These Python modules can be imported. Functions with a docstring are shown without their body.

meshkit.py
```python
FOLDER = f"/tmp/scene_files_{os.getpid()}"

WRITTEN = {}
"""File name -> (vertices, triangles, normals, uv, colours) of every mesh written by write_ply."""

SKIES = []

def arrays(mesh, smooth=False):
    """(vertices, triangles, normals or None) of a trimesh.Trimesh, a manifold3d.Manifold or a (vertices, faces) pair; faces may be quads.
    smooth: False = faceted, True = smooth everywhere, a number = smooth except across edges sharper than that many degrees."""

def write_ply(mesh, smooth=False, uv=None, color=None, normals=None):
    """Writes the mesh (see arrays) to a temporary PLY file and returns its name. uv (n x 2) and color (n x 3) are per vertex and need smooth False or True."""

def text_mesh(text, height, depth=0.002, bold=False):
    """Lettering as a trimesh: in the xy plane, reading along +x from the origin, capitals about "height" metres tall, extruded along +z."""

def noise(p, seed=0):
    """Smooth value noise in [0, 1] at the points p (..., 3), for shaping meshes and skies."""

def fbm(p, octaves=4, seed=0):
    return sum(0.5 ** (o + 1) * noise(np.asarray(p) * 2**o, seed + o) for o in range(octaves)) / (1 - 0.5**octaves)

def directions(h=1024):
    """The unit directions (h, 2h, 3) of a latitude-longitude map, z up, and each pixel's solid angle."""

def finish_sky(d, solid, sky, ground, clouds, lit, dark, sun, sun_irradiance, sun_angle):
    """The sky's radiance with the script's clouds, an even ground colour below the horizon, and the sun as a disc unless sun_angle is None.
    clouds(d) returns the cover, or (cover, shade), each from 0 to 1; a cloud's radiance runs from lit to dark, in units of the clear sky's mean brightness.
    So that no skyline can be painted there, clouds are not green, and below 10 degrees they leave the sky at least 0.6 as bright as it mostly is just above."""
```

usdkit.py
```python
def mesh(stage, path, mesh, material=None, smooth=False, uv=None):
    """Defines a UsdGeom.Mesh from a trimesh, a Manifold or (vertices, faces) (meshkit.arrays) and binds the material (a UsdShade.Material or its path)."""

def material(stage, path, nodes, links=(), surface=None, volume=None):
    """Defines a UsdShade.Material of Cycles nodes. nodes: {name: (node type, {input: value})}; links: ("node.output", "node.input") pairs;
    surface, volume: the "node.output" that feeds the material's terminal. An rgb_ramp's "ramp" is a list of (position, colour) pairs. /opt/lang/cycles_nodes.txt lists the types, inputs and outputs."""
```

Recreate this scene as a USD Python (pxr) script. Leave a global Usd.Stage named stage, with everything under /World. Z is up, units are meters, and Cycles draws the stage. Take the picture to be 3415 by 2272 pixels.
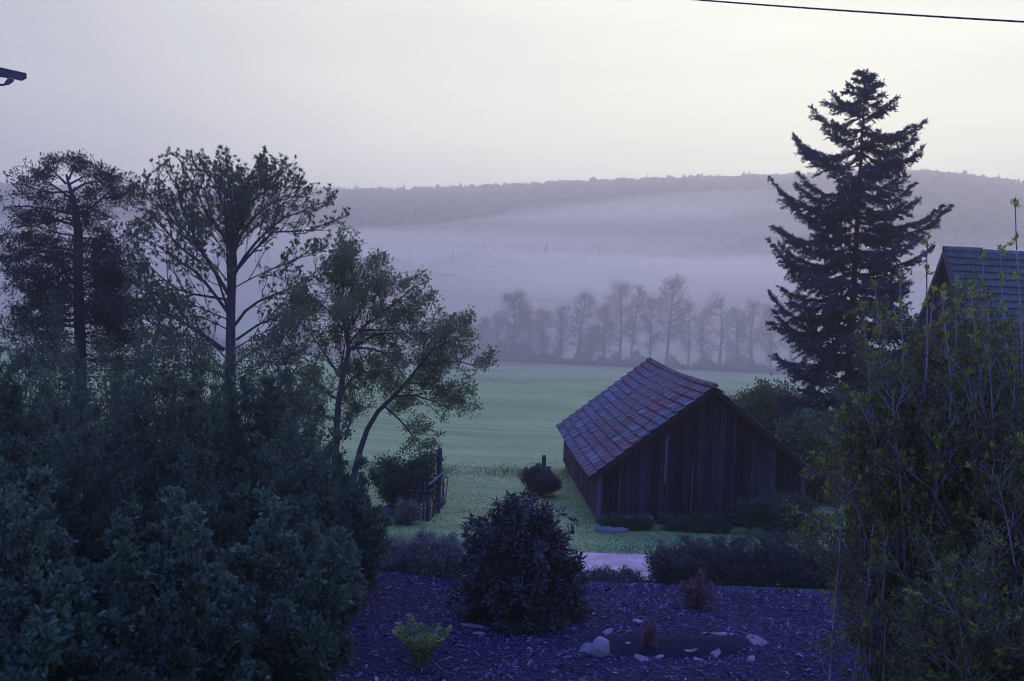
import math, numpy as np, trimesh, usdkit, meshkit
from pxr import Usd, UsdGeom, UsdLux, UsdShade, Gf, Sdf, Vt

stage = Usd.Stage.CreateInMemory()
UsdGeom.SetStageUpAxis(stage, UsdGeom.Tokens.z)
UsdGeom.SetStageMetersPerUnit(stage, 1.0)
UsdGeom.Xform.Define(stage, '/World')
UsdGeom.Scope.Define(stage, '/World/Looks')

# ------------------------------------------------------------------ camera, sky, sun, exposure
W, H, FPX = 1024.0, 681.0, 1138.0
CAM_Z, PITCH, ROLL = 7.43, math.radians(2.62), math.radians(2.3)
EXPOSURE = 1.6
cF = np.array([0, math.cos(PITCH), -math.sin(PITCH)])
_U = np.array([0, math.sin(PITCH), math.cos(PITCH)])
_R = np.array([1.0, 0, 0])
cR = _R * math.cos(ROLL) + _U * math.sin(ROLL)
cU = _U * math.cos(ROLL) - _R * math.sin(ROLL)
cam = UsdGeom.Camera.Define(stage, '/World/camera')
cam.CreateHorizontalApertureAttr(36.0)
cam.CreateVerticalApertureAttr(36.0 * H / W)
cam.CreateFocalLengthAttr(36.0 * FPX / W)
cam.CreateClippingRangeAttr(Gf.Vec2f(0.1, 20000))
cam.CreateExposureAttr(EXPOSURE)
m4 = Gf.Matrix4d(*cR, 0, *cU, 0, *(-cF), 0, 0, 0, CAM_Z, 1)
cam.AddTransformOp().Set(m4)

SUN_EL, SUN_AZ = math.radians(5.0), math.radians(15.0)       # low behind cloud, a little right of the picture's middle
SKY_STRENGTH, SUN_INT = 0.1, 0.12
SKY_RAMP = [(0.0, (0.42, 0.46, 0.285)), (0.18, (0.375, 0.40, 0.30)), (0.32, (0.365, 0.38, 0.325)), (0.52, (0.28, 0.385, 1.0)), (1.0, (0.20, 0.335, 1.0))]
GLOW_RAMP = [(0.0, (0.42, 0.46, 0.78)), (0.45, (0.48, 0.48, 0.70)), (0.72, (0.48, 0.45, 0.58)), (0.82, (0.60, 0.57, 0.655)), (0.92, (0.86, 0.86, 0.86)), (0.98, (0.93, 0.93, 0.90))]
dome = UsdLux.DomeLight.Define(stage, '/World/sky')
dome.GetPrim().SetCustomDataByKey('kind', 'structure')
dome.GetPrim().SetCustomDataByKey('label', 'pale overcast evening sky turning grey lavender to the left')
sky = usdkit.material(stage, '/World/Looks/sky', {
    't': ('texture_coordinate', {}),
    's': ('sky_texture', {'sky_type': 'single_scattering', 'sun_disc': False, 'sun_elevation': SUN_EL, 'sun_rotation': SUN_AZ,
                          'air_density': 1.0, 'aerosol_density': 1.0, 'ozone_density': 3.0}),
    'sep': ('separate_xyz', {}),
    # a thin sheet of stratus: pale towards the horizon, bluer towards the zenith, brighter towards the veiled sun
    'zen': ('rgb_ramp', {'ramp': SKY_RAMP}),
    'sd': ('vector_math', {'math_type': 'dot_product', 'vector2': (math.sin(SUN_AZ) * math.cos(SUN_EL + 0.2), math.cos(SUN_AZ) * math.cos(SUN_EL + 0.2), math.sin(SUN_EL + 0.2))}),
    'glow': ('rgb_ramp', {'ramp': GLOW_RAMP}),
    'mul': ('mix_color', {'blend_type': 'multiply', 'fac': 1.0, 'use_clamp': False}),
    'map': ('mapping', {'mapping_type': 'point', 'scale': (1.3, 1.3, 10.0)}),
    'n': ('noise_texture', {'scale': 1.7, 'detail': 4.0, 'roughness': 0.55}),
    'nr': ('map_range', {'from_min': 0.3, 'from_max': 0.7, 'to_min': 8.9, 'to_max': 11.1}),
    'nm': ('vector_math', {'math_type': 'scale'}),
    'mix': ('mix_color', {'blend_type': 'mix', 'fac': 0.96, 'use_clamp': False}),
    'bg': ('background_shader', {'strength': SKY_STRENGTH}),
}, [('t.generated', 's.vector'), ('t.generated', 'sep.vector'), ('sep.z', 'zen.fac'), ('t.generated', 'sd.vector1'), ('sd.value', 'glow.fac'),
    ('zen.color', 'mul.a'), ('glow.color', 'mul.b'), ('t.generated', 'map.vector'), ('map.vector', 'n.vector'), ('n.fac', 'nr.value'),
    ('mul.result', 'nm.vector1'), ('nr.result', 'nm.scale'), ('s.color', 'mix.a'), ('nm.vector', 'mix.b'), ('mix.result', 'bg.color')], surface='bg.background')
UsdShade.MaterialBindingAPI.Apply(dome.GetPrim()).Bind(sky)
sun = UsdLux.DistantLight.Define(stage, '/World/sun')
sun.CreateNormalizeAttr(True); sun.CreateIntensityAttr(SUN_INT); sun.CreateAngleAttr(60.0); sun.CreateColorAttr(Gf.Vec3f(1.0, 0.95, 0.9))
sun.AddRotateZOp().Set(-math.degrees(SUN_AZ)); sun.AddRotateXOp().Set(-(90 - math.degrees(SUN_EL + 0.25)))

# ------------------------------------------------------------------ helpers
RNG = np.random.default_rng(7)
CAM = np.array([0, 0, CAM_Z])


def ray(px, py):
    d = cF * FPX + cR * (px - W / 2) + cU * (H / 2 - py)
    return d / d[1]


def at(px, py, y):
    """The point of the world at distance y in front of the house that the photo shows at pixel px, py."""
    return CAM + ray(px, py) * y


NAMES = {}


def numbered(parent, name):
    k = NAMES.get((parent, name), 0)
    NAMES[(parent, name)] = k + 1
    return f'{parent}/{name}' if k == 0 else f'{parent}/{name}_{k:03d}'


def tag(prim, label=None, category=None, group=None, kind=None):
    prim = prim.GetPrim() if hasattr(prim, 'GetPrim') else prim
    for k, v in (('label', label), ('category', category), ('group', group), ('kind', kind)):
        if v:
            prim.SetCustomDataByKey(k, v)
    return prim


def thing(name, label, category, loc=(0, 0, 0), group=None):
    x = UsdGeom.Xform.Define(stage, numbered('/World', name))
    x.AddTranslateOp().Set(Gf.Vec3d(*map(float, loc)))
    tag(x, label, category, group)
    x.loc = np.array(loc, float)
    return x


def path_of(p):
    return '/World' if p is None else str(p.GetPath())


def put(name, mesh, mat, parent=None, col=None, smooth=False, origin=None, kind=None, label=None):
    """One Mesh prim under parent; the vertices are given in world coordinates and stored relative to the thing's base."""
    v, f = mesh
    v = np.asarray(v, float)
    if origin is not None:
        v = v - origin
    p = numbered(path_of(parent), name)
    m = usdkit.mesh(stage, p, (v, np.asarray(f)), '/World/Looks/' + mat, smooth=smooth)
    if col is not None:
        col = np.asarray(col, np.float32)
        pv = UsdGeom.PrimvarsAPI(m).CreatePrimvar('tone', Sdf.ValueTypeNames.Color3fArray, 'vertex')
        if col.ndim == 1:
            col = np.tile(col, (len(v), 1))
        pv.Set(Vt.Vec3fArray.FromNumpy(col))
    if kind or label:
        tag(m, label=label, kind=kind)
    return m


def cat(parts):
    vs, fs, n = [], [], 0
    for v, f in parts:
        v, f = np.asarray(v, float), np.asarray(f, int)
        if f.shape[1] == 4:
            f = np.vstack([f[:, [0, 1, 2]], f[:, [0, 2, 3]]])
        vs.append(v); fs.append(f + n); n += len(v)
    return np.vstack(vs), np.vstack(fs)


BOXF = np.array([[0, 2, 3, 1], [4, 5, 7, 6], [0, 1, 5, 4], [2, 6, 7, 3], [0, 4, 6, 2], [1, 3, 7, 5]])


def hexa(c):
    """A box from 8 corners ordered x fastest, then y, then z."""
    f = BOXF
    return np.asarray(c, float), np.vstack([f[:, [0, 1, 2]], f[:, [0, 2, 3]]])


def obox(o, ex, ey, ez):
    o, ex, ey, ez = (np.asarray(a, float) for a in (o, ex, ey, ez))
    return hexa([o + ex * i + ey * j + ez * k for k in (0, 1) for j in (0, 1) for i in (0, 1)])


def bbox(x0, x1, y0, y1, z0, z1):
    return obox((x0, y0, z0), (x1 - x0, 0, 0), (0, y1 - y0, 0), (0, 0, z1 - z0))


def tubes(P, R, sides=5):
    """P (B, n, 3) polylines, R (B, n) radii -> one mesh."""
    P, R = np.asarray(P, float), np.asarray(R, float)
    if P.ndim == 2:
        P, R = P[None], R[None]
    B, n = P.shape[:2]
    t = np.gradient(P, axis=1)
    t /= np.linalg.norm(t, axis=2, keepdims=True) + 1e-12
    m = t.mean(1); m /= np.linalg.norm(m, axis=1, keepdims=True) + 1e-12
    ref = np.where(np.abs(m[:, 2:]) < 0.8, [[0, 0, 1.0]], [[1.0, 0, 0]])[:, None]
    a = np.cross(t, ref); a /= np.linalg.norm(a, axis=2, keepdims=True) + 1e-12
    b = np.cross(t, a)
    ang = np.arange(sides) * 2 * np.pi / sides
    v = P[:, :, None] + R[:, :, None, None] * (np.cos(ang)[:, None] * a[:, :, None] + np.sin(ang)[:, None] * b[:, :, None])
    k, i, j = np.meshgrid(np.arange(B), np.arange(n - 1), np.arange(sides), indexing='ij')
    base = k * n * sides
    q = np.stack([base + i * sides + j, base + i * sides + (j + 1) % sides, base + (i + 1) * sides + (j + 1) % sides, base + (i + 1) * sides + j], -1).reshape(-1, 4)
    return v.reshape(-1, 3), np.vstack([q[:, [0, 1, 2]], q[:, [0, 2, 3]]])


def unit(v):
    return v / (np.linalg.norm(v, axis=-1, keepdims=True) + 1e-12)


def leaves(pos, axis, length, width, rng, fold=0.25, up=None, shape='rhomb'):
    """Leaf blades at pos along axis: two triangles folded along the midrib, or six for a lobed blade."""
    n = len(pos)
    axis = unit(axis)
    r = rng.normal(size=(n, 3)) if up is None else up + 0.5 * rng.normal(size=(n, 3))
    side = unit(np.cross(axis, r)); nor = np.cross(side, axis)
    L = (np.broadcast_to(length, n) * rng.uniform(0.75, 1.2, n))[:, None]
    Wd = (np.broadcast_to(width, n) * rng.uniform(0.8, 1.2, n))[:, None] * 0.5
    if shape == 'rhomb':
        v = np.stack([pos, pos + axis * L * 0.45 + side * Wd + nor * Wd * fold * 2, pos + axis * L, pos + axis * L * 0.45 - side * Wd + nor * Wd * fold * 2], 1)
        f = np.array([[0, 1, 2], [0, 2, 3]])
    else:                                                           # lobed, like maple
        pts = [(0, 0), (0.25, 1.0), (0.5, 0.45), (0.72, 0.72), (1.0, 0), (0.72, -0.72), (0.5, -0.45), (0.25, -1.0)]
        v = np.stack([pos + axis * L * a + side * Wd * s + nor * Wd * fold * abs(s) for a, s in pts], 1)
        f = np.array([[0, 1, 2], [0, 2, 4], [2, 3, 4], [0, 4, 6], [4, 5, 6], [0, 6, 7]])
    k = v.shape[1]
    return v.reshape(-1, 3), (f[None] + (np.arange(n) * k)[:, None, None]).reshape(-1, 3)


# ------------------------------------------------------------------ materials
def mat(name, nodes, links, surface='p.BSDF', volume=None):
    usdkit.material(stage, '/World/Looks/' + name, nodes, links, surface=surface, volume=volume)


def plain(name, c0, c1, scale=6.0, rough=0.8, bump=0.0, stretch=(1, 1, 1), detail=5, spec=0.3, dist=0.02):
    """Two tones mixed by noise over the surface, with fine relief."""
    nodes = {'t': ('texture_coordinate', {}), 'mp': ('mapping', {'mapping_type': 'point', 'scale': stretch}),
             'n': ('noise_texture', {'scale': scale, 'detail': float(detail), 'roughness': 0.6}),
             'r': ('rgb_ramp', {'ramp': [(0.3, c0), (0.7, c1)]}),
             'p': ('principled_bsdf', {'roughness': rough, 'specular_ior_level': spec})}
    links = [('t.object', 'mp.vector'), ('mp.vector', 'n.vector'), ('n.fac', 'r.fac'), ('r.color', 'p.base_color')]
    if bump:
        nodes['b'] = ('bump', {'strength': bump, 'distance': dist})
        links += [('n.fac', 'b.height'), ('b.normal', 'p.normal')]
    mat(name, nodes, links)


def leafy(name, cols, trans=0.35, rough=0.55, clump=0.6, spec=0.3):
    """Blades that each take a tone of their own, in lighter and darker clumps."""
    mat(name, {'g': ('geometry', {}), 'r': ('rgb_ramp', {'ramp': cols}), 'n': ('noise_texture', {'scale': clump, 'detail': 3.0}),
               'nr': ('map_range', {'from_min': 0.3, 'from_max': 0.7, 'to_min': 0.7, 'to_max': 1.25}),
               's': ('vector_math', {'math_type': 'scale'}),
               'p': ('principled_bsdf', {'roughness': rough, 'specular_ior_level': spec}), 'tr': ('translucent_bsdf', {}), 'm': ('mix_closure', {'fac': trans})},
        [('g.random_per_island', 'r.fac'), ('g.position', 'n.vector'), ('n.fac', 'nr.value'), ('r.color', 's.vector1'), ('nr.result', 's.scale'),
         ('s.vector', 'p.base_color'), ('s.vector', 'tr.color'), ('p.BSDF', 'm.closure1'), ('tr.BSDF', 'm.closure2')], surface='m.closure')


def toned(name, grain, rough=0.8, amount=0.35, stretch=(1, 1, 1), bump=0.2, spec=0.3):
    """The piece's own tone (primvar) with weathering noise over it."""
    mat(name, {'a': ('attribute', {'attribute': 'tone'}), 'g': ('geometry', {}), 'mp': ('mapping', {'mapping_type': 'point', 'scale': stretch}),
               'n': ('noise_texture', {'scale': grain, 'detail': 5.0, 'roughness': 0.65}),
               'nr': ('map_range', {'from_min': 0.25, 'from_max': 0.75, 'to_min': 1 - amount, 'to_max': 1 + amount}),
               's': ('vector_math', {'math_type': 'scale'}), 'b': ('bump', {'strength': bump, 'distance': 0.01}),
               'p': ('principled_bsdf', {'roughness': rough, 'specular_ior_level': spec})},
        [('g.position', 'mp.vector'), ('mp.vector', 'n.vector'), ('n.fac', 'nr.value'), ('a.color', 's.vector1'), ('nr.result', 's.scale'),
         ('s.vector', 'p.base_color'), ('n.fac', 'b.height'), ('b.normal', 'p.normal')])


mat('tile', {'a': ('attribute', {'attribute': 'tone'}), 'g': ('geometry', {}), 'n': ('noise_texture', {'scale': 11.0, 'detail': 6.0, 'roughness': 0.7}),
             'nr': ('map_range', {'from_min': 0.25, 'from_max': 0.75, 'to_min': 0.45, 'to_max': 1.55}), 's': ('vector_math', {'math_type': 'scale'}),
             'm': ('noise_texture', {'scale': 1.1, 'detail': 5.0, 'roughness': 0.65}), 'mr': ('map_range', {'from_min': 0.52, 'from_max': 0.68, 'to_min': 0.0, 'to_max': 0.75, 'clamp': True}),
             'mx': ('mix_color', {'blend_type': 'mix', 'b': (0.045, 0.05, 0.042)}), 'b': ('bump', {'strength': 0.4, 'distance': 0.01}), 'p': ('principled_bsdf', {'roughness': 0.88, 'specular_ior_level': 0.08})},
    [('g.position', 'n.vector'), ('g.position', 'm.vector'), ('n.fac', 'nr.value'), ('a.color', 's.vector1'), ('nr.result', 's.scale'), ('s.vector', 'mx.a'), ('m.fac', 'mr.value'),
     ('mr.result', 'mx.fac'), ('mx.result', 'p.base_color'), ('n.fac', 'b.height'), ('b.normal', 'p.normal')])
toned('board', 3.0, 0.9, 0.8, stretch=(8, 8, 0.5), bump=0.7, spec=0.1)
toned('stone', 14.0, 0.85, 0.35, bump=0.5)
toned('chip', 20.0, 0.9, 0.3, bump=0.2, spec=0.08)
plain('soil', (0.009, 0.009, 0.020), (0.020, 0.020, 0.044), 9.0, 0.98, 0.8, spec=0.03)
plain('asphalt', (0.26, 0.18, 0.16), (0.50, 0.36, 0.31), 1.6, 0.95, 0.3, detail=10, spec=0.1)
plain('bark', (0.016, 0.016, 0.023), (0.042, 0.040, 0.050), 8.0, 0.95, 0.6, (1, 1, 0.25))
plain('twig', (0.10, 0.09, 0.11), (0.20, 0.18, 0.21), 5.0, 0.7)
plain('dark_wood', (0.015, 0.014, 0.02), (0.04, 0.036, 0.05), 4.0, 0.9, 0.5, (1, 1, 0.2))
plain('wire', (0.02, 0.018, 0.022), (0.03, 0.026, 0.03), 3.0, 0.5)
plain('gutter', (0.03, 0.028, 0.035), (0.06, 0.055, 0.065), 6.0, 0.45, 0.1)
plain('plaster', (0.05, 0.045, 0.055), (0.085, 0.075, 0.09), 2.0, 0.9, 0.2)

# the meadow: rows of a mown field, greener towards the barn
mat('meadow', {'g': ('geometry', {}), 'n1': ('noise_texture', {'scale': 0.07, 'detail': 4.0}), 'mp': ('mapping', {'mapping_type': 'point', 'rotation': (0, 0, 0.05), 'scale': (0.05, 1.0, 1.0)}),
               'n2': ('noise_texture', {'scale': 0.9, 'detail': 5.0, 'roughness': 0.6}), 'n3': ('noise_texture', {'scale': 7.0, 'detail': 4.0, 'roughness': 0.7}),
               'a': ('math', {'math_type': 'add'}), 'a2': ('math', {'math_type': 'add'}), 'd': ('math', {'math_type': 'divide', 'value2': 3.0}),
               'r': ('rgb_ramp', {'ramp': [(0.39, (0.07, 0.12, 0.035)), (0.47, (0.13, 0.20, 0.062)), (0.53, (0.17, 0.25, 0.075)), (0.61, (0.23, 0.29, 0.10))]}),
               'b': ('bump', {'strength': 0.6, 'distance': 0.08}), 'p': ('principled_bsdf', {'roughness': 0.85, 'specular_ior_level': 0.2})},
    [('g.position', 'n1.vector'), ('g.position', 'mp.vector'), ('mp.vector', 'n2.vector'), ('g.position', 'n3.vector'), ('n1.fac', 'a.value1'), ('n2.fac', 'a.value2'),
     ('a.value', 'a2.value1'), ('n3.fac', 'a2.value2'), ('a2.value', 'd.value1'), ('d.value', 'r.fac'), ('r.color', 'p.base_color'), ('n3.fac', 'b.height'), ('b.normal', 'p.normal')])
plain('forest_floor', (0.02, 0.03, 0.022), (0.04, 0.05, 0.035), 0.02, 0.95)
leafy('grass', [(0, (0.06, 0.12, 0.04)), (0.6, (0.13, 0.21, 0.075)), (1, (0.20, 0.26, 0.10))], 0.3, 0.6, 0.5)

# ------------------------------------------------------------------ ground, road, garden, hills
PROF_Y = [-400, -20, 0, 10, 16, 19, 22.3, 24, 27.6, 28.6, 31.6, 33, 36, 50, 60, 175, 240, 4000]
PROF_Z = [2.9, 2.9, 2.9, 2.45, 2.03, 1.85, 1.62, 1.30, 0.12, 0.06, 0.06, 0.08, 0.0, -0.1, -0.35, -4.0, -4.3, -4.3]


def ground_z(x, y):
    x, y = np.asarray(x, float), np.asarray(y, float)
    z = np.interp(y, PROF_Y, PROF_Z)
    p = np.stack([x, y, np.zeros_like(x + y)], -1)
    near = np.clip((y - 33) / 20, 0, 1)
    bed = np.clip((23.5 - y) / 1.5, 0, 1)
    return z + near * 0.5 * (meshkit.noise(p * 0.05, 3) - 0.5) + bed * (0.16 * (meshkit.noise(p * 0.45, 5) - 0.5) + 0.06 * (meshkit.noise(p * 1.7, 6) - 0.5))


def on_ground(px, py, y0=6.0, y1=300.0):
    for _ in range(60):
        y = 0.5 * (y0 + y1)
        p = at(px, py, y)
        if p[2] > ground_z(p[0], p[1]): y0 = y
        else: y1 = y
    return at(px, py, y0)


def grid(xs, ys, z=ground_z, dz=0.0):
    X, Y = np.meshgrid(xs, ys, indexing='xy')
    Z = z(X, Y) + dz
    n, m = X.shape
    i, j = np.meshgrid(np.arange(n - 1), np.arange(m - 1), indexing='ij')
    q = np.stack([i * m + j, i * m + j + 1, (i + 1) * m + j + 1, (i + 1) * m + j], -1).reshape(-1, 4)
    return np.stack([X, Y, Z], -1).reshape(-1, 3), np.vstack([q[:, [0, 1, 2]], q[:, [0, 2, 3]]])


def spaced(*runs):
    out = []
    for a, b, n in runs:
        out += list(np.linspace(a, b, n, endpoint=False))
    return np.array(out + [runs[-1][1]])


gx = spaced((-4000, -400, 12), (-400, -60, 17), (-60, 60, 81), (60, 400, 17), (400, 4000, 12))
gy = spaced((-400, 0, 8), (0, 24, 13), (24, 36, 25), (36, 60, 13), (60, 260, 41), (260, 1000, 12), (1000, 4000, 8))


def ground_low(x, y):                                               # sunk below the garden bed's own sheet
    return ground_z(x, y) - 0.25 * np.clip((23.0 - y) / 1.0, 0, 1)


tag(put('ground', grid(gx, gy, ground_low), 'meadow', smooth=True), 'green meadow sloping gently to the far row of trees', kind='structure')
tag(put('garden_bed', grid(np.linspace(-30, 30, 241), np.linspace(3, 23.4, 137)), 'soil', smooth=True), 'dark mulched garden bed in the foreground', kind='structure')


def road_y(x):
    return 0.02 * x


rx = np.linspace(-90, 90, 121)
RX, RT = np.meshgrid(rx, np.linspace(28.7, 31.6, 7), indexing='xy')
rv = np.stack([RX, RT + road_y(RX), np.full_like(RX, 0.115) + 0.02 * np.sin((RT - 28.7) / 2.9 * np.pi)], -1)
n_, m_ = RX.shape
i_, j_ = np.meshgrid(np.arange(n_ - 1), np.arange(m_ - 1), indexing='ij')
q_ = np.stack([i_ * m_ + j_, i_ * m_ + j_ + 1, (i_ + 1) * m_ + j_ + 1, (i_ + 1) * m_ + j_], -1).reshape(-1, 4)
tag(put('road', (rv.reshape(-1, 3), np.vstack([q_[:, [0, 1, 2]], q_[:, [0, 2, 3]]])), 'asphalt', smooth=True), 'narrow pale grey lane in front of the barn', kind='structure')

# wooded ridge on the far side of the valley
SKYLINE = [(-500, 196), (0, 184), (150, 189), (320, 191), (400, 190), (480, 187), (600, 181), (700, 178), (780, 176), (850, 173), (910, 171), (960, 175), (1024, 184), (1150, 200), (1600, 215)]
RIDGE = 1500.0
sk = np.array([at(px, py + 5, RIDGE) for px, py in SKYLINE])
sk_t, sk_z = sk[:, 0] / RIDGE, sk[:, 2] - 10


def hill_z(x, y):
    x, y = np.asarray(x, float), np.asarray(y, float)
    t = x / np.maximum(y, 1)
    top = np.interp(t, sk_t, sk_z)
    s = np.clip((y - 300) / (RIDGE - 300), 0, 1)
    p = np.stack([x, y, np.zeros_like(x + y)], -1)
    rise = np.where(y < RIDGE, s * s * (3 - 2 * s) * 0.6 + 0.4 * s, 1 - 0.3 * np.clip((y - RIDGE) / 1500, 0, 1))
    bumps = 9 * (meshkit.fbm(p / 240.0, 3, 11) - 0.5) * np.minimum(1, 4 * s) * np.clip((RIDGE * 1.0 - y) / 300, 0, 1)
    return -5.5 + (top + 5.5) * rise + bumps


ta = np.linspace(-1.5, 1.5, 141)
hy = spaced((295, 800, 18), (800, 1500, 24), (1500, 3000, 8))
TA, HY = np.meshgrid(ta, hy, indexing='xy')
hv = np.stack([TA * HY, HY, hill_z(TA * HY, HY)], -1)
n_, m_ = TA.shape
i_, j_ = np.meshgrid(np.arange(n_ - 1), np.arange(m_ - 1), indexing='ij')
q_ = np.stack([i_ * m_ + j_, i_ * m_ + j_ + 1, (i_ + 1) * m_ + j_ + 1, (i_ + 1) * m_ + j_], -1).reshape(-1, 4)
tag(put('hill', (hv.reshape(-1, 3), np.vstack([q_[:, [0, 1, 2]], q_[:, [0, 2, 3]]])), 'forest_floor', smooth=True), 'long wooded ridge across the valley', kind='structure')

leafy('far_leaf', [(0, (0.022, 0.032, 0.024)), (0.6, (0.038, 0.052, 0.034)), (1, (0.06, 0.07, 0.045))], 0.15, 0.7, 0.01)


def crown_proto(seed, conifer):
    r = np.random.default_rng(seed)
    if conifer:
        parts = []
        for k in range(5):
            z0, rad = 2 + 2.6 * k, 3.0 * (1 - k / 5.5)
            m = trimesh.creation.cone(rad, 4.2, sections=9); v = np.array(m.vertices); v[:, :2] *= r.uniform(0.75, 1.25, (len(v), 1)); parts.append((v + [0, 0, z0], np.array(m.faces)))
        return cat(parts)
    parts = []
    for k in range(7):
        m = trimesh.creation.icosphere(1, 1.0); v = np.array(m.vertices)
        v *= 0.75 + 0.6 * meshkit.noise(v * 2.2 + 10 * k, seed)[:, None]
        parts.append((v * r.uniform(1.5, 2.7) + [r.uniform(-2.2, 2.2), r.uniform(-2.2, 2.2), r.uniform(4, 11)], np.array(m.faces)))
    return cat(parts)


forest = UsdGeom.PointInstancer.Define(stage, '/World/hill_forest')
tag(forest, 'misty forest covering the ridge beyond the valley', 'forest', kind='stuff')
for k in range(6):
    put('crown', crown_proto(20 + k, k >= 4), 'far_leaf', forest)
NF = 34000
fs_ = RNG.uniform(0, 1, NF) ** 0.8
fy = 330 + fs_ * (RIDGE - 330) + RNG.uniform(-6, 14, NF)
fx = RNG.uniform(-0.62, 0.62, NF) * fy
skn = 3500                                                           # the trees that draw the skyline
fx[:skn] = RNG.uniform(-0.62, 0.62, skn) * RIDGE; fy[:skn] = RIDGE + RNG.uniform(-25, 10, skn)
fz = hill_z(fx, fy)
forest.CreatePositionsAttr(Vt.Vec3fArray.FromNumpy(np.stack([fx, fy, fz], -1).astype(np.float32)))
forest.CreateProtoIndicesAttr(Vt.IntArray.FromNumpy(RNG.choice(6, NF, p=[.235, .235, .235, .235, .03, .03]).astype(np.int32)))
sc_ = RNG.uniform(0.7, 1.25, NF)
forest.CreateScalesAttr(Vt.Vec3fArray.FromNumpy(np.stack([sc_ * 1.15, sc_ * 1.15, sc_ * RNG.uniform(0.8, 1.1, NF)], -1).astype(np.float32)))
an_ = RNG.uniform(0, np.pi, NF)
forest.CreateOrientationsAttr(Vt.QuathArray([Gf.Quath(float(math.cos(a)), 0, 0, float(math.sin(a))) for a in an_]))
forest.CreatePrototypesRel().SetTargets([Sdf.Path('/World/hill_forest/crown' + ('' if k == 0 else f'_{k:03d}')) for k in range(6)])

# ------------------------------------------------------------------ air
HAZE = 0.0008
mat('haze', {'v': ('principled_volume', {'color': (1.0, 0.89, 0.67), 'density': HAZE, 'anisotropy': 0.65})}, [], surface=None, volume='v.volume')
tag(put('haze', bbox(-4200, 4200, -420, 4200, -8, 230), 'haze'), 'thin evening haze over the valley', 'haze', kind='stuff')


def fog_bank(name, label, c, half, dens, seed, rise=0.0):
    mt = f'fog_air_{seed}'
    mat(mt, {'v': ('principled_volume', {'color': (1.0, 0.92, 0.72), 'density': dens, 'anisotropy': 0.6})}, [], surface=None, volume='v.volume')
    m = trimesh.creation.icosphere(4, 1.0)
    v = np.array(m.vertices)
    r2 = np.clip(v[:, 0] ** 2 + v[:, 2] ** 2, 0, 1)                 # thins out to a feather edge all round
    v[:, 1] = np.sign(v[:, 1]) * (1 - r2) ** 1.7
    v[:, [0, 2]] *= 1.35 * (0.42 + 1.15 * meshkit.fbm(v * 1.9 + 5, 3, seed)[:, None])
    v = v * half
    v[:, 2] += rise * v[:, 0]
    tag(put(name, (v + c, m.faces), mt, smooth=True), label, 'fog', kind='stuff')
# ------------------------------------------------------------------ the barn
B0 = np.array([2.7, 36.2, 0.0])                                      # near left corner of the roof's plan
BYAW = math.radians(2.4)
bu = np.array([math.cos(BYAW), math.sin(BYAW), 0]); bv = np.array([-math.sin(BYAW), math.cos(BYAW), 0]); bz = np.array([0, 0, 1.0])
HS, BL, EAVE, RISE = 3.85, 13.4, 1.5, 3.05
HS2 = 3.42                                                            # the right slope is shorter


def bp(u, v, z):
    return B0 + bu * u + bv * v + bz * z


barn = thing('barn', 'old dark timber barn with a patchy red and grey tiled roof', 'barn', B0)


def bput(name, mesh, mt, col=None, parent=barn, **k):
    return put(name, mesh, mt, parent, col, origin=B0, **k)


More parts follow.
